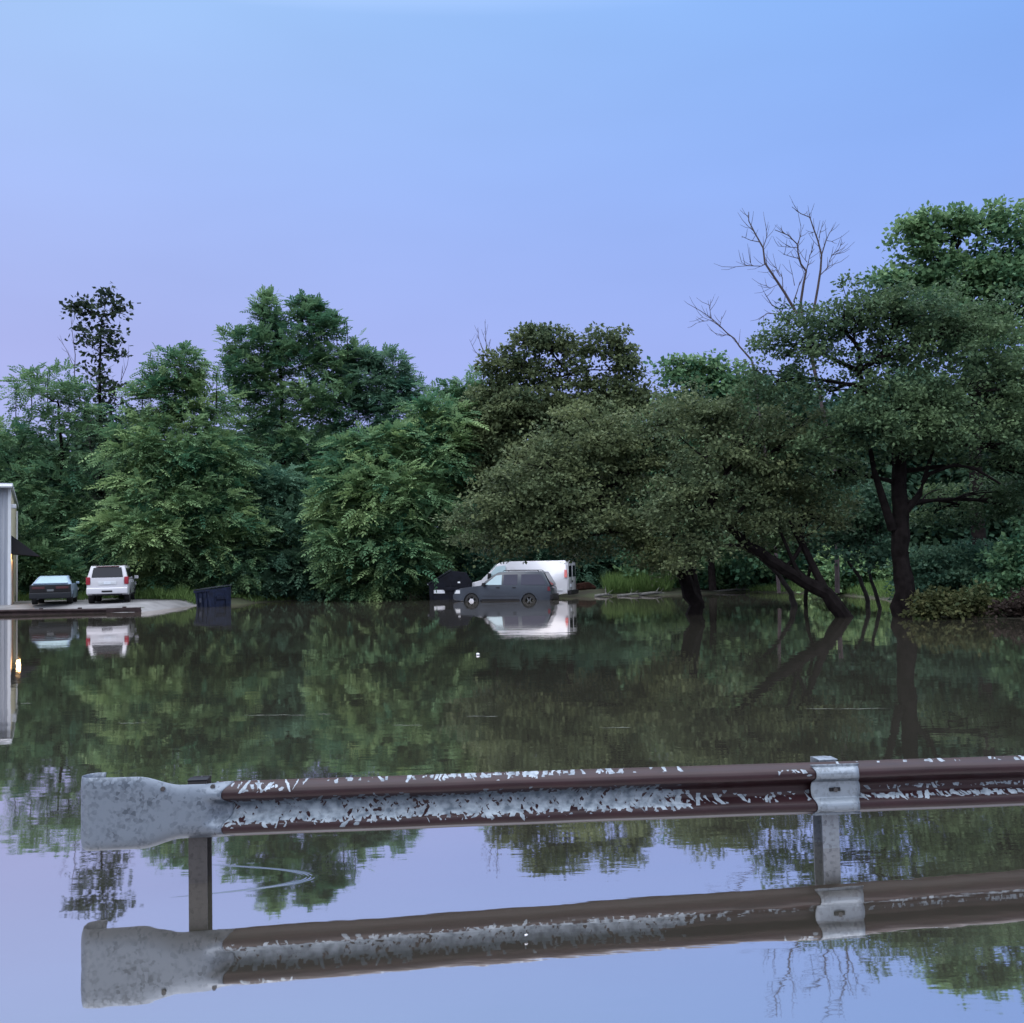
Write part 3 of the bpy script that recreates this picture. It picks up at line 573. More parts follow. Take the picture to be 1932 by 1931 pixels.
bare('dead_tree', 'bare dead tree with three forked stems above the left shoulder of the biggest tree', 40, [
    (1.2, .28, .6, [(700, 860), (655, 785), (600, 690), (540, 600), (490, 525), (480, 440), (430, 350), (400, 290), (400, 240)]),
    (.4, .15, .3, [(492, 530), (470, 542), (390, 540), (300, 548)]), (.25, .15, 0, [(420, 542), (405, 515)]), (.25, .13, 0, [(390, 540), (360, 520)]),
    (.35, .15, -.3, [(462, 408), (410, 398), (360, 376)]), (.38, .15, 0, [(480, 440), (500, 380), (495, 310)]), (.3, .14, 0, [(425, 345), (385, 310)]),
    (.35, .15, .3, [(590, 660), (587, 605), (550, 548)]), (.3, .12, .3, [(575, 600), (550, 560), (540, 575)]),
    (1.1, .25, -.6, [(700, 860), (690, 740), (705, 640), (720, 570), (690, 530), (675, 470), (670, 420), (620, 370), (545, 340)]),
    (.4, .15, 0, [(670, 425), (690, 370), (690, 315)]), (.45, .2, -.4, [(715, 590), (730, 530), (740, 480), (765, 445)]), (.35, .15, 0, [(680, 500), (640, 490), (590, 475)]), (.3, .13, 0, [(672, 440), (620, 436), (562, 430)]), (.3, .13, 0, [(640, 395), (610, 350)]),
    (.5, .2, .3, [(650, 740), (670, 680), (685, 628)]), (.3, .12, .3, [(655, 650), (640, 570)]), (.3, .12, 0, [(725, 520), (700, 490)]),
    (1.0, .2, .4, [(760, 800), (785, 660), (800, 560), (805, 480), (785, 400), (760, 330), (740, 270), (690, 250), (640, 212)]),
    (.5, .18, 0, [(805, 480), (830, 400), (848, 360), (872, 325)]), (.4, .15, .3, [(800, 590), (850, 540), (868, 535)]), (.35, .14, .3, [(835, 555), (850, 510), (865, 480), (912, 470)]), (.3, .12, 0, [(865, 480), (900, 450), (922, 408)]),
    (.3, .14, 0, [(752, 310), (735, 250)]), (.28, .12, 0, [(790, 385), (815, 290)]), (.3, .12, 0, [(770, 350), (735, 362)]), (.25, .12, 0, [(835, 400), (868, 405)]),
    (.7, .25, -.4, [(660, 900), (600, 840), (570, 780), (530, 760), (490, 695)]), (.45, .2, -.2, [(590, 835), (570, 808), (500, 805), (455, 842)]), (.25, .12, 0, [(620, 780), (560, 740)]), (.25, .12, 0, [(560, 645), (520, 665), (490, 645)])],
    d4, [(1580, 1120), (1578, 1000), (1575, 880), d4(740, 1000), d4(715, 860)], .052)
bare('dead_tree', 'slanting bare dead limb pointing left beside the biggest tree, over the dip', 42, [
    (1, .25, .4, [(420, 1070), (375, 1018), (350, 990), (320, 945), (280, 915), (240, 875), (190, 830), (130, 790), (78, 760)]),
    (.4, .15, 0, [(192, 832), (183, 780), (173, 732)]), (.5, .16, 0, [(245, 880), (200, 850), (140, 825)]), (.35, .14, 0, [(290, 922), (260, 928), (225, 926)]), (.3, .13, 0, [(242, 870), (250, 820)]), (.3, .13, 0, [(175, 845), (140, 850), (102, 862)])],
    d4, [(1470, 1120), (1460, 1000), (1450, 900), d4(420, 1075)], .040)
bare('dead_tree', 'wispy bare dead tree poking up left of the lacy domed olive tree', 61, [
    (1, .2, 0, [(490, 560), (485, 470), (465, 400), (455, 300), (450, 195)]), (.6, .15, .3, [(465, 400), (430, 340), (415, 290), (410, 230)]), (.6, .15, 0, [(485, 470), (440, 420), (390, 360), (362, 298)]), (.4, .15, 0, [(468, 370), (478, 300)]), (.4, .15, 0, [(458, 320), (440, 270)])],
    d3, [(935, 1120), (930, 900), d3(490, 560)], .05)
bare('dead_tree', 'thin pale bare tree beside the tall thin sparse dark tree', 65, [
    (1, .25, 0, [(165, 800), (140, 720), (142, 670), (136, 625), (134, 600)]), (.6, .2, 0, [(142, 700), (125, 660), (112, 640)]), (.8, .2, 0, [(165, 800), (215, 760), (228, 720), (240, 690), (243, 672)]), (.5, .2, 0, [(228, 720), (232, 690)])],
    None, [(180, 1120), (178, 900), (165, 800), (140, 720)], .04)

# the wood behind, one dark mass
def wood(name, label, boxes, lm, n, size):
    LV = Leaves()
    for (x0, x1, Y, dy, pyt, pyb, k) in boxes:
        nb = int(n * k); px = rng.uniform(x0, x1, nb); top = pyt + 26 * np.sin(px * .021) + 16 * np.sin(px * .057 + 1)
        py = rng.uniform(0, 1, nb) ** .9; py = top + (pyb - top) * py
        pos = np.array([at(a, b, Y + rng.uniform(-dy, dy)) for a, b in zip(px, py)])
        pos = pos[pos[:, 2] > .25]; nb = len(pos)
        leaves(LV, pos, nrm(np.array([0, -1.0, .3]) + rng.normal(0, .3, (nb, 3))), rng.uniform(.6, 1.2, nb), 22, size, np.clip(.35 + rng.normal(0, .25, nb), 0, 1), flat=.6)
    return tag(LV.build(name, lm), label, 'wood', kind='stuff')
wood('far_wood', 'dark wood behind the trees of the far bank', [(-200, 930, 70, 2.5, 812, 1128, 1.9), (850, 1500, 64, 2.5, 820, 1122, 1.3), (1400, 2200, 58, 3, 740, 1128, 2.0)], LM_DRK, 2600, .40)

# grass on the banks
def grass(name, label, patches, dens):
    LV = Leaves()
    for (px0, px1, Y0, Y1, hmin, hmax, k, t0) in patches:
        n = int(dens * k); px = rng.uniform(px0, px1, n); Y = rng.uniform(Y0, Y1, n)
        X = np.array([at(a, 1120, b).x for a, b in zip(px, Y)]); z = hground(X, Y); keep = z > .01
        X, Y, z = X[keep], Y[keep], z[keep]; n = len(X); P = np.stack([X, Y, z], 1)
        hh = rng.uniform(hmin, hmax, n) * (.6 + .4 * np.sin(X * 2.1 + Y) ** 2)
        U = np.stack([rng.normal(0, .35, n), rng.normal(0, .35, n), np.ones(n)], 1); U = nrm(U) * hh[:, None]
        a = rng.uniform(0, 6.28, n); V = np.stack([np.cos(a), np.sin(a), np.zeros(n)], 1) * .016
        LV.add(P, U, V, np.clip(t0 + rng.normal(0, .25, n), 0, 1))
    return tag(LV.build(name, M_GRASS), label, 'grass', kind='stuff')
grass('grass', 'long yellow-green grass along the far bank',
      [(225, 380, 52.5, 56.5, .35, 1.0, 2.2, .6), (430, 640, 54.5, 60, .12, .35, 1.6, .7), (1145, 1265, 53, 55.5, .7, 1.25, 2.2, .6), (1380, 1620, 49, 54, .15, .45, 2.6, .8), (1250, 1400, 54.5, 57, .2, .5, 1, .5), (-20, 230, 54, 58, .3, .8, 1.6, .4), (600, 900, 58, 62, .3, .7, 1.2, .3), (1690, 1960, 28, 31, .15, .45, 2.0, .35), (1600, 1720, 36, 46, .2, .5, 2.5, .6), (1540, 1800, 44, 52, .2, .5, 2.0, .5)], 2600)

# ------------------------------------------------------------------ vehicles (local X forward, Z up, on the ground)
def prism(prof, wf, bevel=.04, seg=2):
    """closed side outline (x,z) widened to half width wf(x,z)"""
    bm = bmesh.new(); a = [bm.verts.new((x, wf(x, z), z)) for x, z in prof]; b = [bm.verts.new((x, -wf(x, z), z)) for x, z in prof]
    fa = bm.faces.new(a); fb = bm.faces.new(b[::-1]); n = len(prof)
    for i in range(n): bm.faces.new((a[(i + 1) % n], a[i], b[i], b[(i + 1) % n]))
    rim = [e for e in bm.edges if (fa in e.link_faces) != (fb in e.link_faces) and (len(e.link_faces) == 2) and (fa in e.link_faces or fb in e.link_faces)]
    bmesh.ops.bevel(bm, geom=rim, offset=bevel, segments=seg, affect='EDGES', profile=.6, clamp_overlap=True)
    bmesh.ops.triangulate(bm, faces=[f for f in bm.faces if len(f.verts) > 4])
    bmesh.ops.recalc_face_normals(bm, faces=bm.faces)
    v = [tuple(x.co) for x in bm.verts]; f = [[x.index for x in q.verts] for q in bm.faces]
    bm.verts.index_update(); f = [[x.index for x in q.verts] for q in bm.faces]
    bm.free(); return v, f
def arch(cx, r, z0, n=9):                # wheel arch cut, walking from rear to front along the sill
    return [(cx + r * math.cos(math.pi - math.pi * i / (n - 1)), z0 + r * math.sin(math.pi * i / (n - 1))) for i in range(n)]
def pane(poly, wf, side, off=.012, th=.01):
    """flat window pane lying on the body side"""
    v = [(x, side * (wf(x, z) + off), z) for x, z in poly] + [(x, side * (wf(x, z) + off - th), z) for x, z in poly]
    n = len(poly); f = [tuple(range(n)), tuple(range(n, 2 * n))[::-1]] + [(i, (i + 1) % n, n + (i + 1) % n, n + i) for i in range(n)]
    return MB().add(v, f)
def quadpane(p, nrmv, th=.012):
    nv = Vector(nrmv) * th; v = [tuple(Vector(q) + nv) for q in p] + [tuple(q) for q in p]
    n = len(p); return MB().add(v, [tuple(range(n)), tuple(range(n, 2 * n))[::-1]] + [(i, (i + 1) % n, n + (i + 1) % n, n + i) for i in range(n)])
def wheel(root, x, y, r, wdt, side, rimmat=M_RIM, rimr=.64):
    w_ = MB().lathe_y([(-wdt / 2, r * rimr), (-wdt / 2, r * .93), (-wdt / 2 + .03, r), (wdt / 2 - .03, r), (wdt / 2, r * .93), (wdt / 2, r * rimr), (0, r * rimr * .9)], 30).build('wheel', M_RUBBER, root, smooth=True)
    w_.location = (x, y, r)
    q = MB(); yo = side * wdt * .36
    q.lathe_y([(-wdt * .4, r * rimr * 1.01), (wdt * .4, r * rimr * 1.01)], 30)
    for k in range(6):
        a = k * math.pi / 3; c, s_ = math.cos(a), math.sin(a); hw = r * .085
        pts = [(c * r * .1 - s_ * hw, s_ * r * .1 + c * hw), (c * r * rimr + -s_ * hw * .8, s_ * r * rimr + c * hw * .8), (c * r * rimr + s_ * hw * .8, s_ * r * rimr - c * hw * .8), (c * r * .1 + s_ * hw, s_ * r * .1 - c * hw)]
        q.add([(u, yo, v) for u, v in pts] + [(u, yo - side * .05, v) for u, v in pts], [(0, 1, 2, 3), (7, 6, 5, 4), (0, 4, 5, 1), (1, 5, 6, 2), (2, 6, 7, 3), (3, 7, 4, 0)])
    q.cyl((0, yo, 0), (0, 1, 0), r * .17, .07, 14)
    q.build('rim', rimmat, w_, smooth=True)
    return w_

def place(root, px, py, Y, yaw, z):
    p = at(px, py, Y); root.location = (p.x, p.y, z); root.rotation_euler = (0, 0, yaw)

# --- charcoal wagon, half under water
def charcoal():
    root = empty('utility_wagon', (0, 0, 0)); tag(root, 'charcoal grey four-door utility wagon half sunk in front of the white van', 'car', 'vehicles standing in the flood')
    Lh = 2.58; zb = 1.10
    def wf(x, z):
        t = .93 - (.06 * max(0, (abs(x) - 1.9) / .7) ** 2 if z < 1.104 else 0)
        return t - max(0, z - zb) * .30 - .03 * max(0, .55 - z)
    low = [(-Lh + .06, .42), (-2.0, .36)] + arch(-1.42, .44, .38) + [(-.9, .34), (.9, .34)] + arch(1.60, .44, .38) + [(2.2, .38), (Lh - .04, .42), (Lh, .60), (Lh - .02, .82), (Lh - .12, .92), (2.0, 1.02), (1.35, 1.10), (1.10, 1.12), (-2.45, 1.12), (-Lh + .02, 1.0), (-Lh, .62)]
    v, f = prism(low, wf, .05); MB().add(v, f).build('body', M_GREY, root, smooth=True, auto=32)
    top = [(1.16, 1.105), (.42, 1.66), (.22, 1.75), (-.2, 1.80), (-1.9, 1.80), (-2.15, 1.76), (-2.50, 1.16), (-2.50, 1.105)]
    v, f = prism(top, wf, .06); MB().add(v, f).build('cabin', M_GREY, root, smooth=True, auto=32)
    gls = [([(.90, 1.16), (.33, 1.60), (.02, 1.64), (.02, 1.16)], M_GLASSL), ([(-.08, 1.16), (-.08, 1.645), (-.80, 1.66), (-.80, 1.16)], M_GLASSV), ([(-1.00, 1.17), (-1.00, 1.66), (-1.95, 1.66), (-2.08, 1.60), (-2.28, 1.24), (-2.24, 1.17)], M_GLASSV)]
    for sd_ in (1, -1):
        for g, m_ in gls: pane(g, wf, sd_).build('window', m_, root)
        pane([(-2.38, .88), (-2.38, 1.08), (-2.50, 1.07), (-2.53, .88)], wf, sd_, .014, .03).build('tail_light', M_TAIL, root)
        pane([(2.22, .74), (2.22, .90), (2.42, .90), (2.52, .74)], wf, sd_, .014, .03).build('headlight', M_LENS, root)
        for hx in (.12, -.74): MB().box(hx, hx + .18, sd_ * .935, sd_ * .965, 1.02, 1.05).build('door_handle', M_BLACKP, root, bevel=.008)
        mr = MB().box(.84, 1.0, sd_ * .94, sd_ * 1.14, 1.10, 1.26).build('mirror', M_BLACKP, root, bevel=.03)
        pane([(-.92, .40), (-.92, .48), (1.08, .48), (1.08, .40)], wf, sd_, .03, .06).build('side_step', M_BLACKP, root)
        pane([(-.9, .62), (-.9, .70), (1.05, .70), (1.05, .62)], wf, sd_, .016, .03).build('side_molding', M_GREY, root)
        MB().tube([(-1.9, sd_ * .66, 1.80), (-1.8, sd_ * .66, 1.85), (-.1, sd_ * .66, 1.85), (0, sd_ * .66, 1.80)], .018, 6).build('roof_rack', M_BLACKP, root, smooth=True)
        MB().cyl((1.60, sd_ * .93, .37), (0, 1, 0), .13, .03, 18).build('hub_cap', M_CHROME, root, smooth=True)
        for cx in (-1.42, 1.60):
            wheel(root, cx, sd_ * .80, .37, .24, sd_, M_RIM, .6)
            ar = [(x, z) for x, z in arch(cx, .46, .38, 13)] + [(x, z) for x, z in arch(cx, .41, .38, 13)][::-1]
            v = [(x, sd_ * (wf(x, z) + o), z) for o in (.03, -.02) for x, z in ar]; n = len(ar); h = n // 2
            fl = MB()
            ff = [(i, i + 1, n - 2 - i, n - 1 - i) for i in range(h - 1)]
            fl.add(v, ff + [tuple(q + n for q in t)[::-1] for t in ff] + [(i, (i + 1) % n, n + (i + 1) % n, n + i) for i in range(n)]).build('wheel_arch_trim', M_BLACKP if cx > 5 else M_GREY, root)
    quadpane([(-2.535, -.70, 1.15), (-2.535, .70, 1.15), (-2.20, .62, 1.70), (-2.20, -.62, 1.70)], (-.86, 0, .5)).build('rear_window', M_GLASS, root)
    quadpane([(1.10, -.80, 1.16), (1.10, .80, 1.16), (.44, .68, 1.645), (.44, -.68, 1.645)], (.6, 0, .8)).build('windshield', M_GLASS, root)
    MB().box(-2.66, -2.50, -.90, .90, .46, .72).build('rear_bumper', M_BLACKP, root, bevel=.04)
    MB().box(2.48, 2.62, -.84, .84, .46, .70).build('front_bumper', M_GREY, root, bevel=.05)
    MB().box(2.55, 2.60, -.5, .5, .72, .88).build('grille', M_CHROME, root, bevel=.01)
    return root
c = charcoal(); place(c, 954, 1131, 50.2, R(168), -.40); c.scale = (.935, .96, 1); c.rotation_euler = (0, R(-1.0), R(168))

# --- white cargo van
def van():
    root = empty('cargo_van', (0, 0, 0)); tag(root, 'white windowless cargo van in the flood behind the charcoal wagon', 'van', 'vehicles standing in the flood')
    zb = 1.15; Lh = 2.85
    def wf(x, z):
        return 1.0 - .05 * max(0, (x - 1.9) / .95) ** 2 - max(0, z - zb) * .14 - max(0, z - 1.95) * .5
    low = [(-Lh, .45), (-2.2, .40)] + arch(-1.55, .45, .40) + [(-1.0, .36), (1.2, .36)] + arch(1.88, .45, .40) + [(2.45, .40), (Lh, .45), (Lh + .02, .95), (Lh - .1, 1.06), (2.0, 1.22), (1.85, 1.27), (1.15, 2.02), (.95, 2.10), (.5, 2.14), (-2.65, 2.14), (-2.80, 2.06), (-2.87, 1.2)]
    v, f = prism(low, wf, .07); MB().add(v, f).build('body', M_WHITE, root, smooth=True, auto=32)
    for sd_ in (1, -1):
        pane([(1.70, 1.30), (1.16, 1.90), (.62, 1.94), (.62, 1.30)], wf, sd_).build('side_window', M_GLASSL if sd_ > 0 else M_GLASS, root)
        pane([(-2.70, 1.28), (-2.70, 1.66), (-2.83, 1.66), (-2.86, 1.28)], wf, sd_, .02, .05).build('tail_light', M_PINK, root)
        pane([(2.55, .80), (2.55, .98), (2.72, .98), (2.80, .80)], wf, sd_, .014, .03).build('headlight', M_LENS, root)
        MB().box(1.42, 1.58, sd_ * 1.0, sd_ * 1.22, 1.28, 1.56).build('mirror', M_BLACKP, root, bevel=.03)
        MB().box(.66, .86, sd_ * 1.0, sd_ * 1.03, 1.10, 1.14).build('door_handle', M_BLACKP, root, bevel=.008)
        pane([(-2.6, .62), (-2.6, .68), (1.3, .68), (1.3, .62)], wf, sd_, .014, .03).build('side_molding', M_TRIMW, root)
        MB().box(-2.91, -2.86, sd_ * .02, sd_ * .03 + sd_ * .9, .62, 2.02).build('rear_door', M_WHITE, root, bevel=.02)
        quadpane([(-2.91, sd_ * .14, 1.30), (-2.91, sd_ * .82, 1.30), (-2.91, sd_ * .78, 1.86), (-2.91, sd_ * .14, 1.86)], (-1, 0, 0)).build('rear_window', M_GLASS, root)
        for cx in (-1.55, 1.88): wheel(root, cx, sd_ * .86, .38, .26, sd_)
    MB().box(-2.93, -2.905, -.10, .10, 1.02, 1.10).build('door_handle', M_BLACKP, root, bevel=.008)
    quadpane([(1.835, -.86, 1.33), (1.835, .86, 1.33), (1.23, .80, 1.98), (1.23, -.80, 1.98)], (.73, 0, .68)).build('windshield', M_GLASSL, root)
    MB().box(-3.04, -2.85, -.96, .96, .40, .62).build('rear_bumper', M_BLACKP, root, bevel=.03)
    MB().box(2.82, 2.96, -.94, .94, .42, .64).build('front_bumper', M_BLACKP, root, bevel=.04)
    MB().box(2.84, 2.88, -.55, .55, .68, .95).build('grille', M_BLACKP, root, bevel=.01)
    MB().box(-2.925, -2.905, .25, .57, .78, .94).build('license_plate', M_PLATE, root)
    return root
v_ = van(); place(v_, 984, 1129, 53.2, R(164), -.26); v_.scale = (.93, .93, 1)

# --- white wagon, parked, seen from behind
def whitewagon():
    root = empty('utility_wagon', (0, 0, 0)); tag(root, 'white utility wagon parked on the dry lot with its back to the water', 'car', 'cars parked on the dry lot')
    zb = 1.14; Lh = 2.6
    def wf(x, z):
        return 1.0 - (.05 * max(0, (abs(x) - 2.1) / .5) ** 2 if z < 1.16 else 0) - max(0, z - zb) * .27 - .04 * max(0, .6 - z)
    low = [(-Lh + .04, .44), (-2.2, .42)] + arch(-1.45, .46, .40) + [(-.9, .38), (.95, .38)] + arch(1.50, .46, .40) + [(2.1, .42), (Lh - .05, .46), (Lh, .72), (Lh - .03, 1.05), (Lh - .15, 1.12), (1.35, 1.18), (-Lh + .02, 1.18), (-Lh - .02, .8)]
    v, f = prism(low, wf, .06); MB().add(v, f).build('body', M_WHITE, root, smooth=True, auto=32)
    top = [(1.30, 1.165), (.62, 1.78), (.4, 1.86), (0, 1.90), (-2.2, 1.90), (-2.38, 1.87), (-2.58, 1.30), (-2.60, 1.165)]
    v, f = prism(top, wf, .09, 3); MB().add(v, f).build('cabin', M_WHITE, root, smooth=True, auto=32)
    for sd_ in (1, -1):
        for g in ([(1.08, 1.24), (.55, 1.72), (.10, 1.76), (.10, 1.24)], [(.0, 1.24), (.0, 1.76), (-.9, 1.77), (-.9, 1.24)], [(-1.0, 1.24), (-1.0, 1.77), (-2.2, 1.77), (-2.42, 1.30), (-2.40, 1.24)]):
            pane(g, wf, sd_).build('window', M_GLASS, root)
        MB().box(-2.645, -2.42, sd_ * .80, sd_ * 1.0, .96, 1.34).build('tail_light', M_TAILW, root, bevel=.03)
        pane([(2.25, .86), (2.25, 1.04), (2.45, 1.04), (2.52, .86)], wf, sd_, .014, .03).build('headlight', M_LENS, root)
        MB().box(.95, 1.10, sd_ * 1.0, sd_ * 1.22, 1.20, 1.38).build('mirror', M_WHITE, root, bevel=.04)
        for hx in (.2, -.82): MB().box(hx, hx + .2, sd_ * 1.0, sd_ * 1.035, 1.05, 1.09).build('door_handle', M_WHITE, root, bevel=.008)
        MB().tube([(-2.0, sd_ * .70, 1.90), (-1.9, sd_ * .70, 1.95), (.1, sd_ * .70, 1.95), (.25, sd_ * .70, 1.88)], .018, 6).build('roof_rack', M_BLACKP, root, smooth=True)
        pane([(-.9, .40), (-.9, .48), (.95, .48), (.95, .40)], wf, sd_, .05, .10).build('side_step', M_BLACKP, root)
        for cx in (-1.45, 1.50): wheel(root, cx, sd_ * .85, .40, .28, sd_)
    quadpane([(-2.605, -.74, 1.32), (-2.605, .74, 1.32), (-2.43, .66, 1.80), (-2.43, -.66, 1.80)], (-.94, 0, .34), .016).build('rear_window', M_GLASS, root)
    MB().box(-2.50, -2.36, -.55, .55, 1.845, 1.875).build('brake_light', M_TAIL, root, bevel=.006)
    gate = MB().box(-2.64, -2.60, -.78, .78, .78, 1.30).build('tailgate', M_WHITE, root, bevel=.015)
    MB().box(-2.665, -2.645, -.42, .42, .95, 1.12).build('plate_recess', M_TRIMW, gate, bevel=.004)
    MB().box(-2.675, -2.667, -.16, .16, .97, 1.10).build('license_plate', M_PLATE, root)
    bp = MB().box(-2.76, -2.52, -.97, .97, .48, .80).build('rear_bumper', M_WHITE, root, bevel=.06, seg=3)
    MB().box(-2.772, -2.755, -.25, .25, .57, .66).build('hitch_opening', M_BLACKP, bp)
    MB().box(-2.70, -2.55, -.70, .70, .40, .50).build('underbody_trim', M_BLACKP, root, bevel=.02)
    MB().tube([(-2.3, -.6, 1.90), (-2.3, -.6, 1.94)], .02, 6).build('antenna', M_BLACKP, root)
    MB().box(2.5, 2.66, -.9, .9, .46, .74).build('front_bumper', M_WHITE, root, bevel=.05)
    return root
t_ = whitewagon(); p_ = at(202, 1138, 48.4); yw = R(106); t_.location = (p_.x + 2.6 * math.cos(yw), p_.y + 2.6 * math.sin(yw), lotz(p_.x, p_.y + 2) - .02); t_.rotation_euler = (0, 0, yw); t_.scale = (.95, .94, .94)

# --- silver coupe, seen from behind
def coupe():
    root = empty('coupe', (0, 0, 0)); tag(root, 'low silver-blue coupe with a wide black tail panel parked by the building', 'car', 'cars parked on the dry lot')
    zb = .92; Lh = 2.5
    def wf(x, z):
        return .96 - .07 * max(0, (abs(x) - 1.9) / .6) ** 2 - max(0, z - zb) * .58 - .10 * max(0, .5 - z)
    low = [(-Lh + .05, .34), (-2.1, .30)] + arch(-1.45, .40, .34) + [(-.95, .26), (.95, .26)] + arch(1.45, .40, .34) + [(2.0, .28), (Lh, .34), (Lh + .02, .62), (Lh - .1, .80), (1.1, .96), (-1.9, 1.0), (-Lh + .06, 1.03), (-Lh, .96), (-Lh - .02, .6)]
    v, f = prism(low, wf, .06, 3); MB().add(v, f).build('body', M_SILVER, root, smooth=True, auto=34)
    top = [(.95, .95), (.15, 1.36), (-.2, 1.42), (-.75, 1.42), (-1.0, 1.38), (-1.95, .99)]
    v, f = prism(top, wf, .06, 3); MB().add(v, f).build('roof', M_SILVER, root, smooth=True, auto=34)
    for sd_ in (1, -1):
        pane([(.70, 1.02), (.12, 1.32), (-.5, 1.35), (-.5, 1.02)], wf, sd_).build('window', M_GLASS, root)
        pane([(-.58, 1.02), (-.58, 1.35), (-.9, 1.33), (-1.35, 1.06), (-1.3, 1.02)], wf, sd_).build('window', M_GLASS, root)
        MB().box(.62, .76, sd_ * .94, sd_ * 1.10, .98, 1.10).build('mirror', M_SILVER, root, bevel=.03)
        pane([(2.2, .62), (2.2, .76), (2.36, .74), (2.44, .62)], wf, sd_, .012, .03).build('headlight', M_LENS, root)
        MB().box(-2.575, -2.56, sd_ * .25, sd_ * .82, .78, .90).build('tail_light', simple('smoked_red_lens', (.05, .012, .014), .2, 0, .05, 5), root, bevel=.005)
        MB().cyl((-2.5, sd_ * .55, .33), (1, 0, 0),   .05, .16, 12).build('exhaust_pipe', M_RIM, root, smooth=True)
        for cx in (-1.45, 1.45): wheel(root, cx, sd_ * .80, .36, .25, sd_)
    quadpane([(-1.92, -.78, 1.02), (-1.92, .78, 1.02), (-1.02, .60, 1.375), (-1.02, -.60, 1.375)], (-.37, 0, .93), .014).build('rear_window', M_GLASSL, root)
    quadpane([(.93, -.80, .97), (.93, .80, .97), (.18, .60, 1.345), (.18, -.60, 1.345)], (.45, 0, .89), .014).build('windshield', M_GLASS, root)
    MB().box(-2.56, -2.46, -.93, .93, .58, .985).build('tail_panel', M_BLACKP, root, bevel=.03)
    MB().box(-2.60, -2.30, -.95, .95, .30, .60).build('rear_bumper', simple('dark_grey_bumper', (.012, .014, .018), .5, 0, .1, 4, .2), root, bevel=.05, seg=3)
    MB().box(-2.50, -2.30, -.80, .80, 1.03, 1.07).build('spoiler', M_SILVER, root, bevel=.015)
    MB().box(-2.575, -2.563, -.15, .15, .66, .76).build('license_plate', simple('dirty_plate', (.10, .11, .12), .4, 0, .1, 9), root)
    return root
k_ = coupe(); p_ = at(95, 1138, 48.0); yw = R(109); k_.location = (p_.x + 2.4 * math.cos(yw), p_.y + 2.4 * math.sin(yw), lotz(p_.x, p_.y + 2) - .01); k_.rotation_euler = (0, 0, yw); k_.scale = (.95, .95, .95)

# ------------------------------------------------------------------ bins
def navybin():
    root = empty('waste_bin', (0, 0, 0)); tag(root, 'navy blue steel waste bin floating tilted near the dry lot', 'dumpster', 'waste bins adrift in the flood')
    b = MB()
    # hull: front lower than back, tapering down
    b.add([(-.90, -.75, -.5), (.90, -.75, -.5), (.90, .75, -.5), (-.90, .75, -.5), (-.98, -.85, .92), (.98, -.85, .92), (.98, .85, 1.02), (-.98, .85, 1.02)],
          [(0, 3, 2, 1), (0, 1, 5, 4), (1, 2, 6, 5), (2, 3, 7, 6), (3, 0, 4, 7), (4, 5, 6, 7)])
    hull = b.build('hull', M_BINB, root, bevel=.02)
    for x in (-.6, 0, .6): MB().box(x - .04, x + .04, -.90, -.80, -.4, .86).build('rib', M_BINB, root, bevel=.01)
    for y in (-.4, .4): MB().box(.92, 1.0, y - .04, y + .04, -.4, .88).build('rib', M_BINB, root, bevel=.01)
    MB().box(-1.03, 1.03, -.92, -.82, .84, .94).build('rim', M_BINB, root, bevel=.01)
    for s_ in (-1, 1): MB().box(s_ * 1.0 - .07, s_ * 1.0 + .07, -.35, .35, .42, .60).build('lift_sleeve', M_BINB, root, bevel=.015)
    for s_ in (-1, 1):
        MB().add([(s_ * .02, -.93, .965), (s_ * 1.03, -.93, .965), (s_ * 1.03, .9, 1.07), (s_ * .02, .9, 1.07), (s_ * .02, -.93, 1.005), (s_ * 1.03, -.93, 1.005), (s_ * 1.03, .9, 1.11), (s_ * .02, .9, 1.11)],
                 [(0, 3, 2, 1), (4, 5, 6, 7), (0, 1, 5, 4), (1, 2, 6, 5), (2, 3, 7, 6), (3, 0, 4, 7)]).build('lid', M_LID, root)
    MB().box(-.38, -.12, -.865, -.85, .35, .55).build('worn_label', simple('faded_blue_label', (.022, .028, .05), .6, 0, .4, 9), root)
    return root
n_ = navybin(); p_ = at(404, 1138, 50.3); n_.location = (p_.x, p_.y, -.10); n_.rotation_euler = (R(1), R(-4), R(-40)); n_.scale = (.62, .74, 1.0)
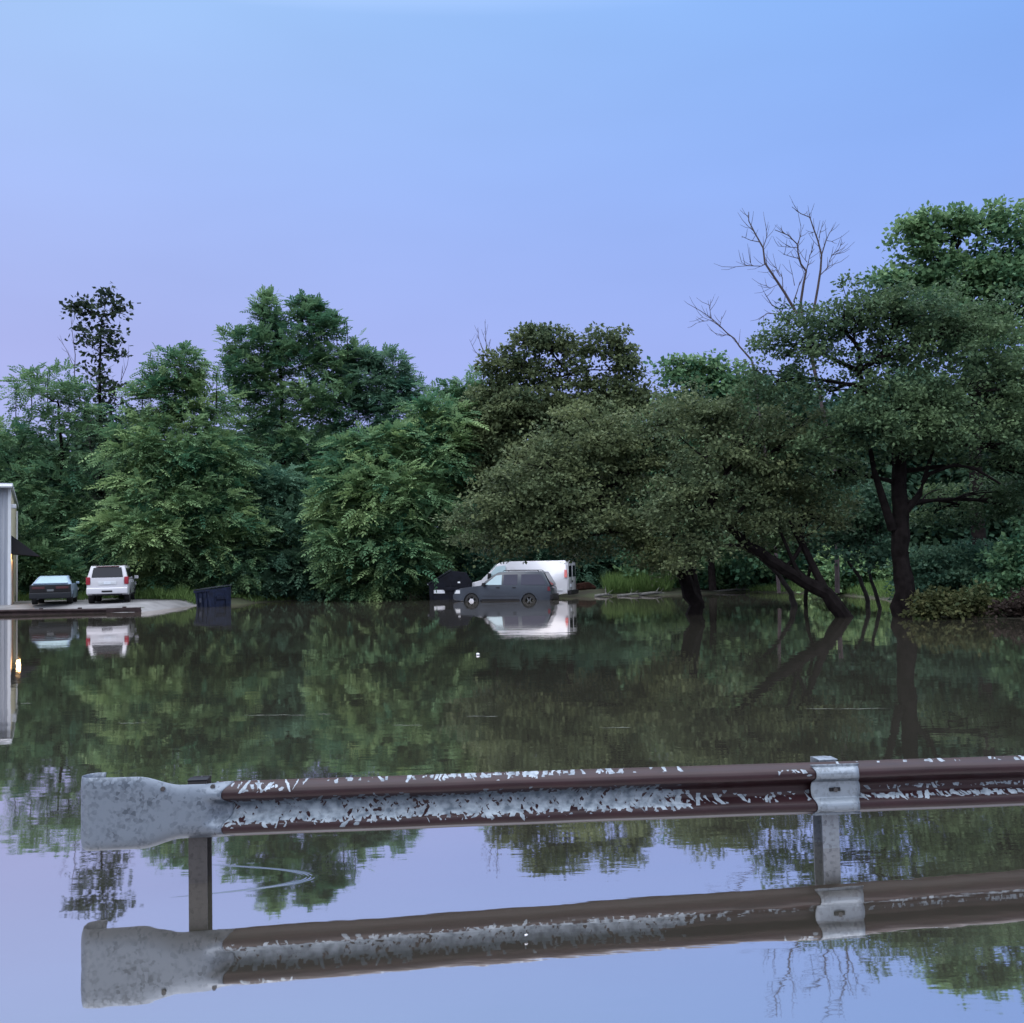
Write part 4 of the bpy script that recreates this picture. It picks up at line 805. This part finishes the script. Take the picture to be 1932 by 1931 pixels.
def blackbin():
    root = empty('waste_bin', (0, 0, 0)); tag(root, 'black slant-topped waste bin with white sticker beside the white van nose', 'dumpster', 'waste bins adrift in the flood')
    pr = [(-1.05, -.3), (1.05, -.3), (1.10, 1.0), (.80, 1.46), (.04, 1.56), (-1.12, .86)]
    v, f = prism(pr, lambda x, z: .92, .02, 1); MB().add(v, f).build('hull', M_BIN, root, smooth=True, auto=25)
    for s_ in (-1, 1): MB().box(-.35, .35, s_ * .94, s_ * 1.02, .55, .72).build('lift_sleeve', M_BIN, root, bevel=.015)
    MB().add([(-1.16, -.96, .870), (.04, -.96, 1.595), (.04, .96, 1.595), (-1.16, .96, .870), (-1.18, -.96, .910), (.02, -.96, 1.64), (.02, .96, 1.64), (-1.18, .96, .910)],
             [(0, 1, 2, 3), (4, 7, 6, 5), (0, 4, 5, 1), (1, 5, 6, 2), (2, 6, 7, 3), (3, 7, 4, 0)]).build('lid', M_LID, root)
    MB().box(-.86, -.30, -.945, -.93, .40, .58).build('sticker', M_STICK, root)
    MB().box(.36, .48, -.945, -.93, .92, 1.0).build('badge', M_STICK, root)
    MB().box(-1.20, -1.06, -.5, -.4, .82, .90).build('lid_handle', M_PLATE, root, bevel=.01)
    for x in (-.95, 0, .95): MB().box(x - .04, x + .04, -.96, -.925, -.2, .38 if x == -.95 else .9).build('rib', M_BIN, root, bevel=.008)
    return root
b_ = blackbin(); p_ = at(850, 1132, 53.6); b_.location = (p_.x, p_.y, -.08); b_.rotation_euler = (0, R(1), R(4))
def rustbin():
    root = empty('rusty_bin', (0, 0, 0)); tag(root, 'rusty brown steel bin in the shade just behind the white van', 'bin')
    pr = [(-.62, -.5), (.62, -.5), (.70, .72), (.25, .98), (-.66, .90)]
    v, f = prism(pr, lambda x, z: .55, .03, 1); MB().add(v, f).build('hull', M_RUST, root, smooth=True, auto=25)
    MB().box(-.72, .74, -.60, -.54, .62, .70).build('rim', M_RUST, root, bevel=.01)
    for x in (-.35, .05, .42): MB().box(x - .035, x + .035, -.585, -.545, -.4, .60).build('rib', M_RUST, root, bevel=.008)
    return root
r_ = rustbin(); p_ = at(1104, 1130, 55.6); r_.location = (p_.x, p_.y, -.25); r_.rotation_euler = (0, R(-3), R(10)); r_.scale = (.75, .8, .95)

# ------------------------------------------------------------------ building at the left edge
def building():
    A = at(18.8, 1135, 49.5); B = at(30.6, 1135, 57.0); A.z = B.z = 0
    wv = (B - A); Lw = wv.length; ang = math.atan2(wv.y, wv.x)
    root = empty('metal_building', (A.x, A.y, .25), ang - math.pi / 2); tag(root, 'pale corrugated metal building cut by the left picture edge, with black awning', 'building')
    # local: Y runs along the right hand wall away from the water, X to the outside (right), front wall runs to -X
    H = 5.75; W = 16.0
    fw = MB(); n = 80; rows = []
    xs_ = []
    for i in range(n * 4 + 1):
        x = -W * i / (n * 4); ph = i % 4; xs_.append((x, -.035 if ph in (1, 2) else 0.0))
    fw.grid([[(x, d, z) for x, d in xs_] for z in (-.4, H)]).build('front_wall', M_RIB, root, fix=False)
    MB().box(-W, -.02, .04, Lw, -.4, H - .05).build('core_wall', M_CREAM, root)
    MB().box(-.016, .02, .02, Lw, -.4, H - .1).build('side_wall', M_CREAM, root)
    MB().box(-.10, .04, -.06, .08, -.4, H).build('corner_trim', M_TRIMW, root)
    rf = MB(); rf.add([(-W - .3, -.35, H + .02), (.12, -.35, H + .02), (.12, Lw + .2, H - .55), (-W - .3, Lw + .2, H - .55), (-W - .3, -.35, H + .18), (.12, -.35, H + .18), (.12, Lw + .2, H - .40), (-W - .3, Lw + .2, H - .40)],
           [(0, 3, 2, 1), (4, 5, 6, 7), (0, 1, 5, 4), (1, 2, 6, 5), (2, 3, 7, 6), (3, 0, 4, 7)])
    roof = rf.build('roof', simple('pale_roof_metal', (.55, .58, .64), .4, .2, .08, 2), root)
    MB().tube([(-W, -.42, H + .02), (.1, -.42, H + .02)], .09, 8).build('gutter', M_TRIMW, roof, smooth=True)
    a = MB(); y0, y1 = .5, 3.4
    a.add([(.03, y0, 2.55), (1.32, y0, 2.40), (.03, y0, 3.45), (.03, y1, 2.55), (1.32, y1, 2.40), (.03, y1, 3.45)], [(0, 1, 2), (3, 5, 4), (1, 4, 5, 2), (0, 2, 5, 3)])
    a.build('awning', M_AWN, root)
    MB().box(.0, .06, 1.2, 2.5, -.2, 2.2).build('door', M_DOOR, root)
    MB().box(.0, .05, 1.08, 1.18, -.2, 2.3).build('door_frame', M_TRIMW, root)
    MB().box(.0, .05, 2.52, 2.62, -.2, 2.3).build('door_frame', M_TRIMW, root)
    fl = MB().box(.02, .26, .15, .45, 4.75, 4.95).build('floodlight', M_TRIMW, root, bevel=.03)
    MB().tube([(.0, 5.2, -.3), (.12, 5.2, -.2), (.12, 5.2, 4.9)], .05, 8).build('downpipe', M_TRIMW, root, smooth=True)
    lp = MB().cyl((.22, .90, 2.66), (0, 0, 1), .10, .12, 16).build('lamp', M_LAMP, root, smooth=True)
    ld = bpy.data.lights.new('awning_lamp', 'POINT'); ld.energy = 24; ld.color = (1.0, .62, .28); ld.shadow_soft_size = .10
    lo = bpy.data.objects.new('awning_lamp', ld); COL.objects.link(lo); lo.parent = root; lo.location = (.34, .90, 2.50)
    MB().box(-1.6, -.5, -.5, -.15, -.5, .10).build('concrete_step', simple('grey_concrete', (.26, .27, .28), .8, 0, .15, 4), root, bevel=.02)
    return root
building()

# ------------------------------------------------------------------ rails
PROF = [(.311, -.006), (.304, .004), (.296, .024), (.287, .052), (.276, .073), (.262, .082), (.245, .083), (.231, .078), (.219, .063), (.205, .036), (.190, .012), (.174, .002), (.1555, 0), (.137, .002), (.121, .012), (.106, .036), (.092, .063), (.080, .078), (.066, .083), (.049, .082), (.035, .073), (.024, .052), (.015, .024), (.007, .004), (0, -.006)]
dirv = (P2 - P1); dirv.z = 0; Ld = dirv.length; ang = math.atan2(dirv.y, dirv.x); dirv /= Ld
nfront = Vector((dirv.y, -dirv.x, 0))                 # towards the camera
def onplane(px, py):                                  # pixel to (along, height) on the vertical plane of the rail
    d = ray(px, py); t = (P1 - CAM).dot(nfront) / d.dot(nfront); p = CAM + d * t; return (p - P1).dot(dirv), p.z
za1 = onplane(371, 1474.5)[1]; zb1 = onplane(371, 1583)[1]; za2 = onplane(1576, 1440.5)[1]; zb2 = onplane(1576, 1532)[1]
KS = ((za1 - zb1) + (za2 - zb2)) / 2 / .311
ZC1 = (za1 + zb1) / 2; SL = ((za2 + zb2) / 2 - ZC1) / Ld
def zmid(x): return ZC1 + SL * x
def rp(x, s, dep, k=1.0): return (x, -dep * KS * k, zmid(x) + (s - .1555) * KS)
railroot = empty('guardrail', (P1.x, P1.y, 0), ang)
tag(railroot, 'long worn maroon and zinc guardrail across the foreground water', 'guardrail')
xl = onplane(409, 1530)[0]; xr = Ld * 2.05
xs_ = np.arange(xl, xr, .05); beam = MB()
def dent(x, s): return .006 * math.sin(x * 1.9 + .6) * math.sin(x * .7) + .003 * math.sin(x * 7.3 + s * 20)
PF = []
for a_, b_2 in zip(PROF[:-1], PROF[1:]):
    for t in (0, .34, .67): PF.append((a_[0] * (1 - t) + b_2[0] * t, a_[1] * (1 - t) + b_2[1] * t))
PF.append(PROF[-1])
beam.grid([[rp(x, s, d + dent(x, s)) for s, d in PF] for x in xs_])
# where the paint has flaked off to bare zinc
xflake = onplane(1275, 1500)[0]; xp2 = Ld
bo = beam.build('beam', M_RAIL, railroot, smooth=True, fix=False, auto=60)
wear = bo.data.attributes.new('wear', 'FLOAT', 'POINT'); vals = []

def bump(s, c, w_): return math.exp(-((s - c) / w_) ** 2)
for x in xs_:
    for s, d in PF:
        if x < xflake + .1 * math.sin(s * 90):
            u = (x - xl) / (xflake - xl)
            k = .66 * bump(s, .138, .038) * (.75 + .25 * math.sin(x * 3.1) ** 2) + .30 * bump(s, .100, .018) + .40 * bump(s, .185, .024) + (.26 * math.exp(-((x - xl - .22) / .2) ** 2)) * bump(s, .285, .02) + .30 * bump(s, .302, .010) * math.exp(-((u - .62) / .28) ** 2)
        elif x < xp2: k = .20 * bump(s, .118, .020) * (.4 + .6 * math.sin(x * 4.1) ** 2) + .25 * math.exp(-((x - xp2 + .26) / .08) ** 2) * bump(s, .272, .012)
        else: k = .42 * bump(s, .103, .010) + .16 * bump(s, .150, .010) + .05 * bump(s, .303, .008)
        vals.append(k)
wear.data.foreach_set('value', vals)
bo.modifiers.new('thick', 'SOLIDIFY').thickness = .004; bo.modifiers['thick'].offset = 0

# flared end piece
xe = onplane(441, 1530)[0]; xL = onplane(179, 1530)[0]; LE = xe - xL
zt_end = onplane(158, 1467)[1]; zb_end = onplane(158, 1606)[1]
rows = []
NS = 34
def endrow(u, x0):                       # u: 0 right edge .. 1 left end of the flat part
    am = 1.0 if u < .02 else max(0.0, .5 + .5 * math.cos(math.pi * min(1, (u - .02) / .20)))
    g = 0 if u < .36 else (1 - math.cos(math.pi * min(1, (u - .36) / .32))) / 2
    row = []
    for s, d in PF:
        x = x0 + (1 - u) * 0
        edge = max(0, (.30 - u) / .30)
        xx = x - edge * (.055 * (d / .083))
        zt = zmid(x) + .1555 * KS; zb = zmid(x) - .1555 * KS
        zt2 = zt + (zt_end - (zmid(xL) + .1555 * KS)) * g; zb2 = zb + (zb_end - (zmid(xL) - .1555 * KS)) * g
        f_ = s / .311; dep = d * am + .083 * (1 - am) * (.92 - .30 * max(0, (u - .35) / .65)) * (1 - (abs(2 * f_ - 1) ** (4 + 6 * max(0, (u - .3) / .7)) * (1.0 if f_ < .5 else .35)))
        row.append((xx, -(dep * KS + .006), zb2 + (zt2 - zb2) * f_))
    return row
for i in range(NS + 1):
    u = i / NS; rows.append(endrow(u, xe - LE * u))
last = rows[-1]; rad = .075
for i in range(1, 17):                   # the end curls back into a roll
    a = math.pi * 1.15 * i / 16
    rows.append([(x - rad * math.sin(a), y + rad * (1 - math.cos(a)), z) for x, y, z in last])
eo = MB().grid(rows).build('end_piece', M_GALV, railroot, smooth=True, fix=False, solid=.004, auto=50)
def bolt(px, py, dep, r=.014, parent=railroot, m_=M_GALVD, name='bolt'):
    x, z = onplane(px, py); b = MB().cyl((x, -dep - .006, z), (0, 1, 0), r, .014, 10); return b.build(name, m_, parent, smooth=True, auto=30)
for px, py in ((313, 1484), (405, 1481)):
    x, z = onplane(px, py); q = min((p for r_ in rows[:NS] for p in r_), key=lambda p: abs(p[0] - x) + abs(p[2] - z)); bolt(px, py, -q[1], .013)
# splice plate over the joint at the second post
rows = []
x0, x1 = onplane(1524, 1500)[0], onplane(1616, 1500)[0]
for i in range(9):
    u = i / 8; x = x0 + (x1 - x0) * u; row = []
    for s, d in PF:
        if s > .3095 or s < .002: continue
        e = .022 * (d / .083); xx = x + e * (1 - 2 * u)
        row.append(rp(xx, s, max(d, .034) * .86 + .020 + dent(xx, s)))
    rows.append(row)
sp_ = MB().grid(rows).build('splice_plate', M_GALVP, railroot, smooth=True, fix=False, solid=.004, auto=60)
xm, zm = onplane(1568, 1492)
MB().box(xm - .034, xm + .034, -.060, -.048, zm + .006, zm + .028).build('slot', M_BLACKP, sp_, bevel=.005)
MB().cyl((xm, -.062, zm + .017), (0, 1, 0), .013, .02, 12).build('bolt', M_GALVD, sp_, smooth=True)
for px in (1538, 1605):
    x, z = onplane(px, 1512); MB().cyl((x, -.062, z + .004), (0, 1, 0), .012, .030, 12).build('bolt', M_GALVD, sp_, smooth=True)
# posts: rolled I sections behind the beam
def post(px0, px1, ztop, m_, yaw, nm='post'):
    x0, x1 = onplane(px0, 1640)[0], onplane(px1, 1640)[0]; xc = (x0 + x1) / 2; w_ = .102; d_ = .15; t = .007
    b = MB(); b.box(-w_ / 2, w_ / 2, 0, t, -.9, ztop); b.box(-t / 2, t / 2, t, d_ - t, -.9, ztop); b.box(-w_ / 2, w_ / 2, d_ - t, d_, -.9, ztop)
    o = b.build(nm, m_, railroot); o.location = (xc, .012, 0); o.rotation_euler = (0, 0, yaw); return o
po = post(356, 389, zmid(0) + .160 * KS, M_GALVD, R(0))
MB().box(-.055, .055, -.004, .09, zmid(0) + .1605 * KS, zmid(0) + .1605 * KS + .007).build('post_cap', M_BLACKP, po, bevel=.003)
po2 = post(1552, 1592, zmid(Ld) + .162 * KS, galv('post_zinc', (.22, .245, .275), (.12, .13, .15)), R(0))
MB().box(-.058, .058, -.004, .10, zmid(Ld) + .1625 * KS, zmid(Ld) + .1625 * KS + .007).build('post_cap', M_GALVP, po2, bevel=.003)
po3 = po2.copy(); COL.objects.link(po3); po3.location.x += Ld

# the second rail, far away by the dry lot, half under water
A = at(-60, 1150, 46.0); B = at(267, 1150, 45.6); A.z = B.z = 0
dv = B - A; la = dv.length; rr_ = empty('guardrail', A, math.atan2(dv.y, dv.x)); tag(rr_, 'distant brown guardrail half under water below the parked white wagon', 'guardrail')
MB().grid([[(x, -d, s - .10 + .015 * math.sin(x * .8)) for s, d in PROF] for x in np.linspace(0, la, 60)]).build('beam', M_BROWNRAIL, rr_, smooth=True, fix=False, solid=.006)
for px in (75, 150, 236):
    x = (at(px, 1150, 45.8) - A).dot(dv.normalized()); b = MB(); b.box(x - .06, x + .06, .01, .02, -.9, .25); b.box(x - .004, x + .004, .02, .15, -.9, .25); b.box(x - .06, x + .06, .15, .16, -.9, .25); b.build('post', M_BROWNRAIL, rr_)
ep = MB().box(la - 1.55, la + .02, -.10, -.088, -.04, .205).build('end_plate', M_BROWNRAIL, rr_, bevel=.01)

# ------------------------------------------------------------------ litter and driftwood
def jug(px, py, s, label, name='floating_jug'):
    p = onz(px, py, .02); root = empty(name, p, R(35)); tag(root, label, 'litter')
    b = MB(); pr = [(-.5, .02), (-.48, .22), (-.40, .30), (.10, .30), (.30, .20), (.38, .09), (.52, .085), (.52, .0)]
    v = [(y * s, r_ * s * math.cos(q), r_ * s * math.sin(q)) for y, r_ in pr for q in [2 * math.pi * j / 14 for j in range(14)]]
    f = [(i * 14 + j, i * 14 + (j + 1) % 14, (i + 1) * 14 + (j + 1) % 14, (i + 1) * 14 + j) for i in range(len(pr) - 1) for j in range(14)]
    b.add(v, f); b.build('bottle', M_FLOAT, root, smooth=True)
    MB().cyl((.50 * s, 0, 0), (1, 0, 0), .10 * s, .09 * s, 12).build('cap', M_TRIMW, root, smooth=True)
jug(902, 1235, .070, 'small white bottle floating alone on the open water below the black bin')
jug(1280, 1119, .30, 'white jug floating by the far bank against the twin trunk')
jug(993, 1765, .016, 'tiny white scrap floating on the mirror image of the near guardrail', 'floating_scrap')
def log(px0, px1, py, Y, r, label):
    a = at(px0, py, Y); b = at(px1, py + rng.uniform(-2, 3), Y + .4); a.z = .04; b.z = .06
    root = empty('driftwood_log', a); tag(root, label, 'driftwood')
    mb = MB(); pts = curve(a, b, .06, 7, .05); mb.tube(pts, [r, r * 1.1, r, r * .9, r * .8, r * .6, r * .35], 8)
    o = mb.build('log', M_DRIFT, None, smooth=True, fix=False); o.parent = root; o.matrix_parent_inverse = Matrix.Translation(-a)
    tw = MB(); tw.tube(curve(pts[3], pts[3] + Vector((rng.uniform(-.2, .3), .1, rng.uniform(.25, .45))), .1, 4), [r * .5, r * .4, r * .25, .008], 5)
    tw.tube(curve(pts[4], pts[4] + Vector((rng.uniform(.1, .4), -.1, rng.uniform(.15, .3))), .1, 4), [r * .4, r * .3, r * .2, .008], 5)
    o = tw.build('twig', M_DRIFT, None, smooth=True, fix=False); o.parent = root; o.matrix_parent_inverse = Matrix.Translation(-a)
log(1122, 1160, 1126, 52.0, .07, 'pale driftwood log at the left tip of the grassy point')
log(1165, 1215, 1126, 51.8, .06, 'pale branched driftwood at the middle of the grassy point')
log(1205, 1265, 1124, 52.2, .07, 'thin driftwood branch at the right end of the grassy point')
log(1340, 1432, 1118, 54.0, .05, 'long straight pale pole lying along the far bank')

# thin pale scum lines lying on the still water
sc_ = MB()
for x0_, x1_, py in ((461, 580, 1350), (739, 798, 1369), (223, 278, 1365), (37, 60, 1328), (1520, 1680, 1338), (880, 940, 1352), (600, 625, 1348), (1130, 1190, 1374), (930, 990, 1188), (1010, 1060, 1203)):
    k_n = 9; a_ = []; b_ = []
    for i in range(k_n):
        p = onz(x0_ + (x1_ - x0_) * i / (k_n - 1), py + rng.normal(0, .5), .004); hw = rng.uniform(.004, .016) * (p.y / 12) ** 1.2 * (1 if 0 < i < k_n - 1 else .2)
        a_.append((p.x, p.y - hw, .004)); b_.append((p.x, p.y + hw, .004))
    sc_.grid([a_, b_])
tag(sc_.build('scum_lines', simple('pale_scum', (.13, .14, .12), .9, 0, .3, 12, .1), fix=False), 'thin pale scum lines floating on the still water', 'scum', kind='stuff')
